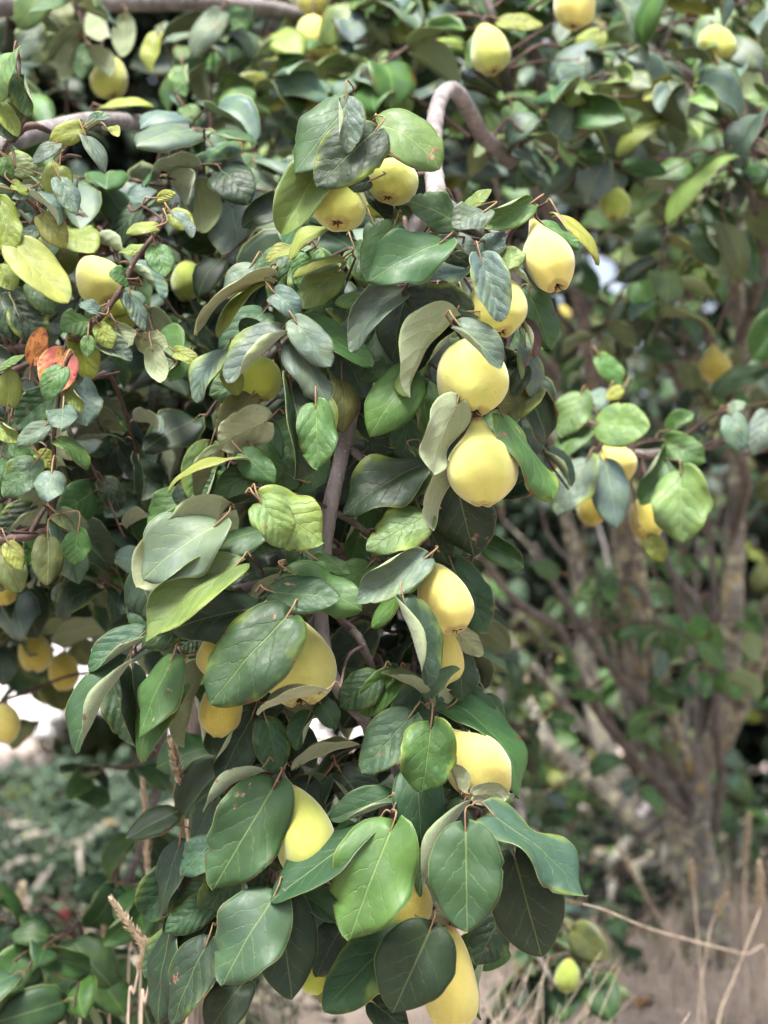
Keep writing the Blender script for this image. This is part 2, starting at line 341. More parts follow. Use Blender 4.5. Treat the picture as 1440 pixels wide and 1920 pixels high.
# leaf outline: half width along the length
HU = np.array([0, .02, .06, .12, .2, .3, .42, .55, .68, .8, .89, .95, .985, 1.0])
HW_P = np.array([.05, .19, .30, .39, .455, .492, .5, .476, .415, .315, .212, .125, .055, 0.0])
HW = np.array([.06, .215, .325, .41, .465, .495, .5, .487, .447, .372, .28, .19, .10, 0.0])
def leaf_arrays(nu, nv, bend=0.5, fold=0.15, recurve=0.05, und=0.03, twist=0.0, curl=0, wig=0.02, tipdrop=0.0, seed=0, thick=0.0035, lump=0.02):
    """unit leaf: base at origin, tip about (0,1,0), upper face +z; both faces and the rim between them"""
    rg = np.random.default_rng(seed)
    t_ = np.linspace(0, 1, nu + 1); u = 0.5 * (t_ + (1 - np.cos(np.pi * t_)) / 2)
    a = np.linspace(-1, 1, nv + 1); a = np.sign(a) * np.abs(a) ** 0.85
    U, A = np.meshgrid(u, a, indexing='ij')
    bl = rg.uniform(.0, .6)
    h = np.interp(U, HU, HW * bl + HW_P * (1 - bl))
    ph = rg.uniform(0, 6.28, 6)
    h = h * (1 + wig * (np.sin(9 * U + ph[0] + 2 * np.sign(A)) + 0.6 * np.sin(21 * U + ph[1] + 4 * np.sign(A))))
    for q in range(rg.integers(0, 3) if wig > .03 else rg.integers(0, 2)):      # insect bites in the margin
        u0, sg, dp = rg.uniform(.15, .95), rg.choice([-1, 1]), rg.uniform(.06, .2)
        h = h * (1 - dp * np.exp(-((U - u0) / rg.uniform(.012, .028)) ** 2) * (np.sign(A) == sg))
    X = A * h
    Y = U - 0.13 * np.abs(A) ** 1.4 * np.clip(1 - U / 0.22, 0, 1)
    Z = fold * np.abs(X) - recurve * np.abs(A) ** 3 * (0.4 + 0.6 * np.sin(np.pi * np.clip(U, 0, 1)))
    Z += und * A ** 2 * np.sin(2 * np.pi * (1.4 * U + ph[2]) + 1.3 * np.sign(A))
    Z += lump * (np.sin(7 * X + 5 * Y + ph[3]) * np.sin(9 * Y - 4 * X + ph[4]))
    if curl:
        sgn = 1 if curl > 0 else -1; k = abs(curl)
        xs = X * sgn; c0 = 0.06; m_ = xs > c0; th = (xs - c0) / 0.44 * k * (0.35 + 0.65 * np.sin(np.pi * np.clip(U * 0.9 + .1, 0, 1)))
        r_ = 0.44 / max(k, .01)
        X = np.where(m_, sgn * (c0 + r_ * np.sin(np.clip(th, 0, 4)) * np.minimum(1, 1)), X)
        Z = np.where(m_, Z + r_ * (1 - np.cos(th)), Z)
    if twist:
        th = twist * (U - 0.3); X, Z = X * np.cos(th) - Z * np.sin(th), X * np.sin(th) + Z * np.cos(th)
    # bend along the length (tip goes down), arc length kept
    def curve(s):
        k = bend + tipdrop * np.clip(s - 0.55, 0, 1) * 2.2
        return k
    ss = np.linspace(-0.15, 1.05, 241); ang = -curve(ss) * (ss - 0.35)
    cy = np.cumsum(np.cos(ang)) * (ss[1] - ss[0]); cz = np.cumsum(np.sin(ang)) * (ss[1] - ss[0])
    i0 = np.interp(0, ss, cy), np.interp(0, ss, cz)
    cy -= i0[0]; cz -= i0[1]
    ey, ez = np.interp(1, ss, cy), np.interp(1, ss, cz)
    ln = math.hypot(ey, ez); rot = math.atan2(ez, ey)
    by = np.interp(Y, ss, cy); bz = np.interp(Y, ss, cz); an = np.interp(Y, ss, ang)
    Yb = by - Z * np.sin(an); Zb = bz + Z * np.cos(an)
    Y2 = (Yb * math.cos(rot) + Zb * math.sin(rot)) / ln; Z2 = (-Yb * math.sin(rot) + Zb * math.cos(rot)) / ln
    P = np.stack([X, Y2, Z2], -1)
    gu = np.gradient(P, axis=0); gv = np.gradient(P, axis=1)
    N = np.cross(gv, gu); N /= np.linalg.norm(N, axis=-1)[..., None] + 1e-9
    top = P.reshape(-1, 3); bot = (P - N * thick).reshape(-1, 3)
    lf = np.stack([A * h * 1.0, U, np.abs(A)], -1).reshape(-1, 3)
    K = nv + 1; i, j = np.meshgrid(np.arange(nu), np.arange(nv), indexing='ij')
    q = np.stack([i * K + j, i * K + j + 1, (i + 1) * K + j + 1, (i + 1) * K + j], -1).reshape(-1, 4)
    off = len(top)
    b_ = q[:, [0, 3, 2, 1]] + off
    e = [];
    for s0 in range(nu):
        for jj, fl in ((0, 0), (nv, 1)):
            A0, A1 = s0 * K + jj, (s0 + 1) * K + jj
            e.append((A0, A1, A1 + off, A0 + off) if not fl else (A1, A0, A0 + off, A1 + off))
    for s0 in range(nv): e.append((s0 + 1, s0, s0 + off, s0 + 1 + off))
    F = np.vstack([q, b_, np.array(e)])
    M = np.concatenate([np.zeros(len(q), int), np.ones(len(b_), int), np.ones(len(e), int)])
    return np.vstack([top, bot]), F, M, np.vstack([lf, lf])
KINDS = {
    'f': [dict(bend=.35, fold=.10, recurve=.05, und=.025), dict(bend=.5, fold=.16, recurve=.09, und=.03, twist=.25), dict(bend=.25, fold=.2, recurve=.10, und=.04, twist=-.3), dict(bend=.6, fold=.08, recurve=.10, und=.02)],
    'a': [dict(bend=1.3, fold=.14, recurve=.08, und=.03), dict(bend=1.6, fold=.22, recurve=.05, und=.04, twist=.3), dict(bend=.9, fold=.12, recurve=.12, und=.03, tipdrop=.9)],
    'v': [dict(bend=.5, fold=.55, recurve=.02, und=.03), dict(bend=.9, fold=.75, recurve=.05, und=.04, twist=.3), dict(bend=.7, fold=.45, recurve=.03, und=.05, twist=-.3)],
    'c': [dict(bend=.5, fold=.10, recurve=.03, und=.02, curl=3.1), dict(bend=.8, fold=.10, recurve=.03, und=.03, curl=2.6)],
    'C': [dict(bend=.5, fold=.10, recurve=.03, und=.02, curl=-3.1), dict(bend=.8, fold=.10, recurve=.03, und=.03, curl=-2.6)],
    'p': [dict(bend=.22, fold=.10, recurve=.0, und=.02, lump=.006), dict(bend=.15, fold=.14, recurve=.02, und=.03, twist=.2, lump=.006)],
    'w': [dict(bend=.5, fold=.12, recurve=.05, und=.09, wig=.04, lump=.014), dict(bend=.7, fold=.2, recurve=.06, und=.11, wig=.05, twist=.4, lump=.016), dict(bend=.4, fold=.05, recurve=.12, und=.08, wig=.05, twist=-.4, lump=.016)],
}
TEMPL, TEMPL_LO = {}, {}
sd = 1
for k, lst in KINDS.items():
    TEMPL[k] = []; TEMPL_LO[k] = []
    for d in lst:
        sd += 1
        V, F, M, lf = leaf_arrays(26, 14, seed=sd, **d)
        TEMPL[k].append(mesh_np('leaf', V, F, LEAF_MATS, M, {'lf': ('FLOAT_VECTOR', lf)}))
        TEMPL_LO[k].append(leaf_arrays(7, 6, seed=sd, thick=.006, **d))
TONES = {'D': (0.015, 0.034, 0.014), 'E': (0.020, 0.057, 0.020), 'H': (0.034, 0.074, 0.040), 'M': (0.035, 0.084, 0.030), 'L': (0.098, 0.162, 0.046), 'Y': (0.160, 0.195, 0.036),  # D also carries the shade of deep leaf layers in its colour
         'B': (0.074, 0.118, 0.090), 'O': (0.085, 0.105, 0.035), 'U': (0.085, 0.130, 0.055), 'P': (0.20, 0.19, 0.10),  # B: bluish sky sheen on the blade put into its colour
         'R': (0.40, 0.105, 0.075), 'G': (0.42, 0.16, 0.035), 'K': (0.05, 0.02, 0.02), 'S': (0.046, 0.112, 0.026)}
def tone_of(ch, rg):
    c = np.array(TONES[ch]); v = rg.uniform(0.82, 1.2)
    c = c * v * np.array([rg.uniform(.88, 1.15), 1.0, rg.uniform(.85, 1.2)])
    return (float(c[0]), float(c[1]), float(c[2]), 1.0)
CAMP = Vector((0, 0, CAM_H))
def leaf_frame(base, tip, width, under=False, up=0.35, roll=0.0):
    """matrix of a leaf from where it leaves its stalk to its tip, upper face towards the open side and the sky"""
    ax = tip - base; L = ax.length; yv = ax / L
    view = (CAMP - base).normalized()
    n = view + Vector((0, 0, up))
    if under: n = -view + Vector((0, 0, up))
    n = n - yv * n.dot(yv)
    if n.length < 1e-3: n = Vector((1, 0, 0)) - yv * yv.x
    n.normalize()
    if roll: n = (Matrix.Rotation(roll, 3, yv) @ n)
    xv = yv.cross(n).normalized()
    m = Matrix((xv * width, yv * L, n * (L * 0.5 + width * 0.5))).transposed().to_4x4()
    m.translation = base
    return m

# ================================================================= ground
def ground_h(x, y):
    """terrain: nearly level where the camera stands, a low bank with the tree on it, then falling gently"""
    h = 0.10 * np.clip((y - 1.5) / 3.0, 0, 1) + 0.16 * np.exp(-((x - 0.95) ** 2 / 0.9 + (y - 4.4) ** 2 / 2.2)) + 0.10 * np.exp(-((x - 2.4) ** 2 / 1.2 + (y - 4.6) ** 2 / 3))
    h = h + 0.03 * np.sin(2.1 * x + 0.7 * y) * np.sin(1.3 * y - 0.6 * x) - 0.012 * np.clip(y - 6, 0, 60)
    return h
def ground_mat():
    m, t, b = new_mat('dry_ground')
    P = t.pos()
    n1 = t.noise(P, 1.6, 4); n2 = t.noise(P, 22, 5, 0.7); n3 = t.noise(t.vmul(P, (1, 3.5, 1)), 70, 4, 0.7)
    c = t.mix(t.step(n2, 0.3, 0.7), C(0.42, 0.330, 0.275), C(0.68, 0.56, 0.47))
    c = t.mix(t.m('MULTIPLY', t.step(n3, 0.45, 0.7), 0.6), c, C(0.66, 0.55, 0.47))
    c = t.mix(t.m('MULTIPLY', t.step(n1, 0.55, 0.75), 0.5), c, C(0.16, 0.135, 0.075))
    t.put(b.inputs['Base Color'], c); b.inputs['Roughness'].default_value = 0.95
    t.put(b.inputs['Normal'], t.bump(t.m('ADD', n2, n3), 0.9, 0.03))
    return m
xs = np.concatenate([np.linspace(-150, -8, 20), np.linspace(-7.5, 7.5, 90), np.linspace(8, 150, 20)])
ys = np.concatenate([np.linspace(-40, -1, 8), np.linspace(-0.5, 12, 100), np.linspace(13, 260, 30)])
GX, GY = np.meshgrid(xs, ys, indexing='ij'); GZ = ground_h(GX, GY)
nx, ny = GX.shape; i, j = np.meshgrid(np.arange(nx - 1), np.arange(ny - 1), indexing='ij')
ground = link('ground', mesh_np('ground', np.stack([GX, GY, GZ], -1).reshape(-1, 3), np.stack([i * ny + j, (i + 1) * ny + j, (i + 1) * ny + j + 1, i * ny + j + 1], -1).reshape(-1, 4), [ground_mat()]))
tag(ground, 'dry pinkish straw-covered ground under the quince trees', None, None, 'structure')
def gz(x, y): return float(ground_h(np.array(x), np.array(y)))

# ================================================================= the two quince trees: wood
def pts(s):
    return [at(*[float(v) for v in p.split(',')]) for p in s.split()]
tree_base = at(1345, 1850, 4.4); tree_base.z = gz(tree_base.x, tree_base.y)
TREE_R = empty('quince_tree', tree_base)
tag(TREE_R, 'many-stemmed quince tree with lichened trunk and a long drooping fruit-laden bough', 'tree', 'quince trees')
left_base = at(-900, 1700, 3.0); left_base.z = gz(left_base.x, left_base.y)
TREE_L = empty('quince_tree', left_base)
tag(TREE_L, 'quince tree reaching in at the left edge with small heart-shaped leaves on thin shoots', 'tree', 'quince trees')
NODES = {0: [], 1: []}                                # points of wood that twigs may start from
def wood(tree, name, spec, rad, mat, sides=10, knob=0.04, per=6, reg=True):
    p = spline([tuple(v) for v in (pts(spec) if isinstance(spec, str) else spec)], per)
    b = Bag(); b.tube(p, rad, sides, 0, knob)
    o = b.build(name, [mat], TREE_R if tree == 0 else TREE_L)
    if reg: NODES[tree] += [Vector(q) for q in p]
    return o
# trunk and stems of the right-hand tree
tb = tree_base - Vector((0, 0, 0.08))
wood(0, 'trunk', [tb, at(1338, 1790, 4.4), at(1322, 1700, 4.4), at(1305, 1600, 4.4), at(1292, 1510, 4.4), at(1290, 1420, 4.4)], [.082, .066, .056, .051, .048, .044], BARK_OLD, 20, .09, 8)
wood(0, 'limb', '1300,1640,4.42 1262,1500,4.45 1226,1380,4.45 1200,1260,4.4 1182,1130,4.35 1168,1000,4.3 1150,860,4.2 1110,700,4.05', [.044, .041, .038, .035, .033, .030, .024, .018], BARK_OLD, 16, .09)
wood(0, 'limb', '1292,1460,4.4 1340,1395,4.35 1362,1290,4.3 1372,1150,4.3 1376,1000,4.3 1388,840,4.25 1384,650,4.2 1378,420,4.1 1392,150,4.0 1398,-120,3.9', [.036, .033, .030, .028, .026, .024, .021, .018, .015, .010], BARK_OLD, 14, .07)
wood(0, 'limb', '1345,1410,4.36 1385,1320,4.3 1420,1240,4.2 1462,1160,4.1 1540,1050,3.9 1600,900,3.8', [.028, .026, .023, .020, .016, .010], BARK_OLD, 14, .07)
wood(0, 'limb', '1312,1690,4.42 1240,1585,4.5 1150,1500,4.55 1060,1420,4.6 960,1350,4.65 850,1240,4.7 740,1090,4.6', [.034, .029, .026, .022, .018, .014, .009], BARK_OLD, 14, .09)
wood(0, 'limb', '1235,1580,4.5 1140,1420,4.7 1105,1280,4.8 1090,1120,4.85 1060,960,4.8 1030,800,4.7', [.034, .030, .026, .022, .017, .011], BARK_OLD, 12, .08)
# thin upright shoots round the fork
for spec, r in (('1296,1460,4.33 1258,1330,4.2 1232,1210,4.1 1205,1100,4.05 1192,1010,4.0 1170,880,3.9', .017),
                ('1290,1500,4.35 1240,1400,4.2 1178,1290,4.1 1118,1215,4.05 1060,1130,4.0 1000,1020,3.95', .014),
                ('1285,1520,4.33 1190,1420,4.1 1125,1340,3.95 1080,1260,3.85 1048,1180,3.75 1000,1150,3.65 955,1115,3.6 900,1040,3.5', .013),
                ('1330,1420,4.4 1305,1330,4.45 1290,1180,4.5 1255,1060,4.5 1228,940,4.5', .010),
                ('1310,1430,4.42 1318,1300,4.4 1300,1180,4.35 1262,1080,4.3 1236,1020,4.3', .010),
                ('1340,1560,4.3 1352,1450,4.2 1345,1380,4.15 1340,1200,4.1 1335,1050,4.1 1318,900,4.05', .012),
                ('1250,1060,4.5 1310,1140,4.5 1340,1290,4.5', .008),
                ('1270,1460,4.5 1290,1320,4.6 1300,1160,4.6 1310,1010,4.6', .009),
                ('1180,1450,4.7 1080,1350,4.8 1010,1260,4.8 930,1180,4.8', .016),
                ('1060,1440,4.7 1000,1330,4.8 970,1230,4.9 900,1110,4.9', .018),
                ('1365,1180,4.3 1405,1165,4.2 1440,1135,4.1 1480,1090,4.0', .016),
                ('1388,860,4.25 1400,920,4.2 1376,1000,4.3', .012)):
    wood(0, 'shoot', spec, [r, r * .9, r * .6], BARK_LIMB if r < .015 else BARK_OLD, 8, .08)
rs = random.Random(3)
for k in range(13):
    x0, y0, d0 = rs.uniform(1180, 1340), rs.uniform(1430, 1600), rs.uniform(4.3, 4.8)
    x1, y1 = x0 + rs.uniform(-420, 90), y0 - rs.uniform(350, 750); d1 = d0 + rs.uniform(-.6, .5); r = rs.uniform(.004, .008)
    q = [(x0 + (x1 - x0) * u + rs.uniform(-28, 28) * (u > 0), y0 + (y1 - y0) * (u ** .85) + rs.uniform(-18, 18) * (u > 0), d0 + (d1 - d0) * u) for u in (0, .2, .4, .6, .8, 1)]
    wood(0, 'shoot', ' '.join('%.1f,%.1f,%.3f' % v for v in q), [r, r * .8, r * .45], (BARK_LIMB, BARK_PALE, BARK_OLD)[k % 3], 7, .1, 5)
# upper thin dark branches
for spec, r in (('1320,740,4.2 1290,640,4.1 1255,560,4.0 1225,480,3.9 1200,380,3.7 1150,300,3.5', .017),
                ('1300,790,4.2 1260,690,4.1 1225,620,4.05 1195,540,4.0 1188,450,3.9', .013),
                ('1370,700,4.2 1330,640,4.1 1290,540,4.0 1230,470,3.9 1130,400,3.7 1040,360,3.5', .014),
                ('1378,480,4.1 1330,420,3.9 1290,340,3.7 1240,290,3.5 1275,420,3.3', .010),
                ('1330,1000,4.2 1240,900,4.0 1150,860,3.9 1080,770,3.8 1020,680,3.7 960,620,3.6', .014),
                ('1160,870,4.2 1120,700,4.1 1070,620,4.0 1010,560,3.9 950,480,3.8', .016),
                ('1390,300,4.0 1330,180,3.7 1240,110,3.5 1160,75,3.3 1080,30,3.2', .014),
                ('1200,95,3.4 1130,150,3.4 1060,210,3.3 1000,240,3.2', .009),
                ('1000,400,3.6 1020,260,3.5 1012,120,3.4 1000,-60,3.3', .016),
                ('1392,120,4.0 1412,40,3.95 1422,-80,3.9', .016),
                ('1380,420,4.1 1420,200,3.9 1428,60,3.8 1425,-80,3.8', .015),
                ('1340,830,3.3 1300,840,3.0 1240,850,2.8 1180,850,2.72 1130,830,2.68', .010),
                ('1376,1000,4.3 1400,900,3.8 1370,830,3.4 1340,830,3.3', .013),
                ('1384,650,4.2 1430,500,3.6 1410,360,3.2 1380,250,3.0', .013),
                ('1012,100,3.5 900,30,3.5 760,-40,3.4 640,-60,3.3 585,-70,3.2', .012),
                ('1000,330,3.25 960,200,3.1 930,60,2.9 900,-60,2.9', .012)):
    wood(0, 'branch', spec, [r, r * .85, r * .5], BARK_LIMB, 8, .07)
# the bough that arches over and hangs down in front
wood(0, 'bough', '1110,700,4.05 1075,520,3.8 1010,360,3.35 945,290,2.95 905,255,2.75 878,205,2.62 850,168,2.55 826,185,2.48 815,235,2.40 813,300,2.30 818,365,2.20', [.016, .0155, .0145, .0135, .013, .0125, .012, .0118, .0115, .0115, .013], BARK_PALE, 16, .06, 8)
wood(0, 'limb', '818,365,2.20 795,400,2.18 752,480,2.18 705,610,2.13 668,740,2.09 650,815,2.06 633,885,2.05 617,965,2.04 606,1055,2.05 602,1150,2.06 612,1235,2.05 640,1300,2.05 684,1352,2.07 735,1425,2.1 765,1520,2.1 748,1650,2.1 720,1800,2.1', [.0135, .012, .011, .010, .0095, .0092, .0092, .0092, .009, .0085, .0082, .008, .0075, .0065, .0055, .0045], BARK_PALE, 12, .05, 8)
wood(0, 'limb', '812,375,2.2 870,410,2.12 935,455,2.09 965,540,2.09 945,660,2.08 905,760,2.06 850,850,2.1 812,940,2.08 800,1030,2.05', [.012, .011, .010, .0085, .007, .006, .005, .004], BARK_LIMB, 10, .06)
wood(0, 'limb', '960,1350,4.65 940,1300,4.2 960,1420,3.6 985,1600,3.15 1000,1760,3.0 1040,1850,2.95', [.02, .014, .010, .007, .004], BARK_LIMB, 8, .06)
wood(0, 'limb', '812,380,2.2 740,370,2.15 690,330,2.1 665,250,2.06', [.009, .007, .005, .004], BARK_LIMB, 8, .06)
for spec, r in (('653,838,2.06 682,862,2.05 712,886,2.06 760,900,2.1', .0058), ('628,960,2.05 655,975,2.05 692,1000,2.07', .005),
                ('610,955,2.05 592,1010,2.08 586,1060,2.1', .0055), ('640,1163,2.05 672,1195,2.03 692,1240,2.04 712,1275,2.06 760,1310,2.07 815,1330,2.07', .0055),
                ('606,1055,2.06 540,1085,2.06 470,1100,2.06 400,1120,2.08 320,1170,2.08 245,1230,2.06', .007),
                ('602,1150,2.07 540,1240,2.1 500,1350,2.1 520,1465,2.08 490,1580,2.1 510,1680,2.06 470,1780,2.1', .007),
                ('690,1355,2.07 780,1410,2.08 870,1490,2.07 900,1545,2.05 940,1600,2.06', .0065),
                ('617,965,2.05 540,940,2.07 480,900,2.08 430,860,2.08', .006), ('665,745,2.09 600,740,2.1 548,720,2.08 520,640,2.06', .006),
                ('705,610,2.13 640,590,2.12 560,600,2.08 505,530,2.08', .006), ('535,640,2.08 480,690,2.08 450,700,2.08', .004),
                ('720,1790,2.1 660,1810,2.1 590,1800,2.1', .004), ('750,1650,2.1 800,1720,2.08 850,1735,2.08', .0045),
                ('510,1680,2.06 420,1690,2.08 380,1760,2.1', .0045), ('500,1350,2.1 430,1290,2.1 410,1190,2.1', .004)):
    wood(0, 'branch', spec, [r, r * .85, r * .6], BARK_LIMB, 8, .10, 8)
# left-hand tree (its trunk stands just outside the picture)
lb = left_base - Vector((0, 0, 0.08))
wood(1, 'trunk', [lb, at(-890, 1500, 3.0), at(-860, 1200, 3.0), at(-850, 900, 3.0)], [.11, .085, .075, .07], BARK_OLD, 16, .08)
wood(1, 'limb', '-850,950,3.0 -600,600,2.8 -350,420,2.5 -150,330,2.3 -20,283,2.2 40,258,2.25 110,240,2.35 170,228,2.45 245,229,2.62 320,240,2.8 395,262,2.95 470,305,3.1', [.05, .036, .026, .019, .0155, .0148, .014, .0135, .0128, .012, .011, .009], BARK_PALE, 14, .03, 8)
wood(1, 'limb', '-850,900,3.0 -650,300,3.0 -400,70,3.0 -100,18,3.0 80,5,3.05 240,3,3.1 400,4,3.15 560,28,3.25 700,90,3.4', [.06, .04, .03, .024, .021, .019, .017, .014, .010], BARK_PALE, 12, .03, 8)
wood(1, 'limb', '-850,1000,3.0 -500,800,2.8 -200,720,2.6 0,660,2.45 120,655,2.35', [.04, .028, .018, .009, .006], BARK_DARK, 10, .05)
wood(1, 'limb', '-850,1050,3.0 -500,1040,2.8 -200,1030,2.5 0,1012,2.2 60,1005,2.15 97,988,2.12', [.035, .025, .015, .0055, .0045, .0035], BARK_DARK, 10, .06)
wood(1, 'limb', '-850,1000,3.0 -400,900,3.0 -100,860,2.9 150,820,2.75 300,790,2.65 420,770,2.6', [.04, .03, .022, .016, .011, .007], BARK_LIMB, 10, .05)
wood(1, 'limb', '-850,950,3.0 -350,600,2.8 -50,500,2.6 120,480,2.5 260,430,2.5 400,380,2.5', [.04, .03, .02, .014, .010, .007], BARK_LIMB, 10, .05)
wood(1, 'limb', '-100,860,2.9 120,1000,3.0 250,1150,2.95 305,1330,2.9 285,1520,2.85 225,1680,2.8 150,1800,2.75 110,1880,2.75', [.016, .012, .010, .008, .006, .003], BARK_LIMB, 8, .06)
for spec, r in (('8,500,2.14 50,440,2.08 85,370,2.06 110,300,2.06 135,265,2.06 168,240,2.05', .0034), ('112,300,2.06 130,292,2.05 152,294,2.05', .0028), ('20,262,2.2 45,240,2.18 68,236,2.18 92,246,2.22', .006),
                ('95,670,2.1 130,648,2.07 190,592,2.05 228,540,2.05 252,490,2.05 290,440,2.06 322,395,2.06 333,378,2.06', .0038),
                ('0,652,2.3 60,650,2.2 122,652,2.12', .0042), ('98,985,2.12 101,900,2.06 102,810,2.04 112,730,2.04 116,690,2.05 138,670,2.06', .0032), ('255,625,2.07 280,645,2.07 320,670,2.07 355,690,2.07 385,702,2.08', .0028),
                ('0,300,2.2 12,270,2.1 50,215,2.04 35,150,2.04', .003), ('-40,420,2.2 0,400,2.1 30,460,2.08', .003),
                ('170,712,2.1 205,702,2.09 225,697,2.09', .0018), ('0,705,2.12 35,690,2.1 60,680,2.1', .004), ('35,725,2.1 -40,760,2.2', .003), ('97,988,2.12 135,1000,2.1', .0022), ('255,430,2.5 215,470,2.3 165,482,2.22', .005)):
    wood(1, 'shoot', spec, [r, r * .85, r * .6], BARK_DARK, 6, .10, 8)

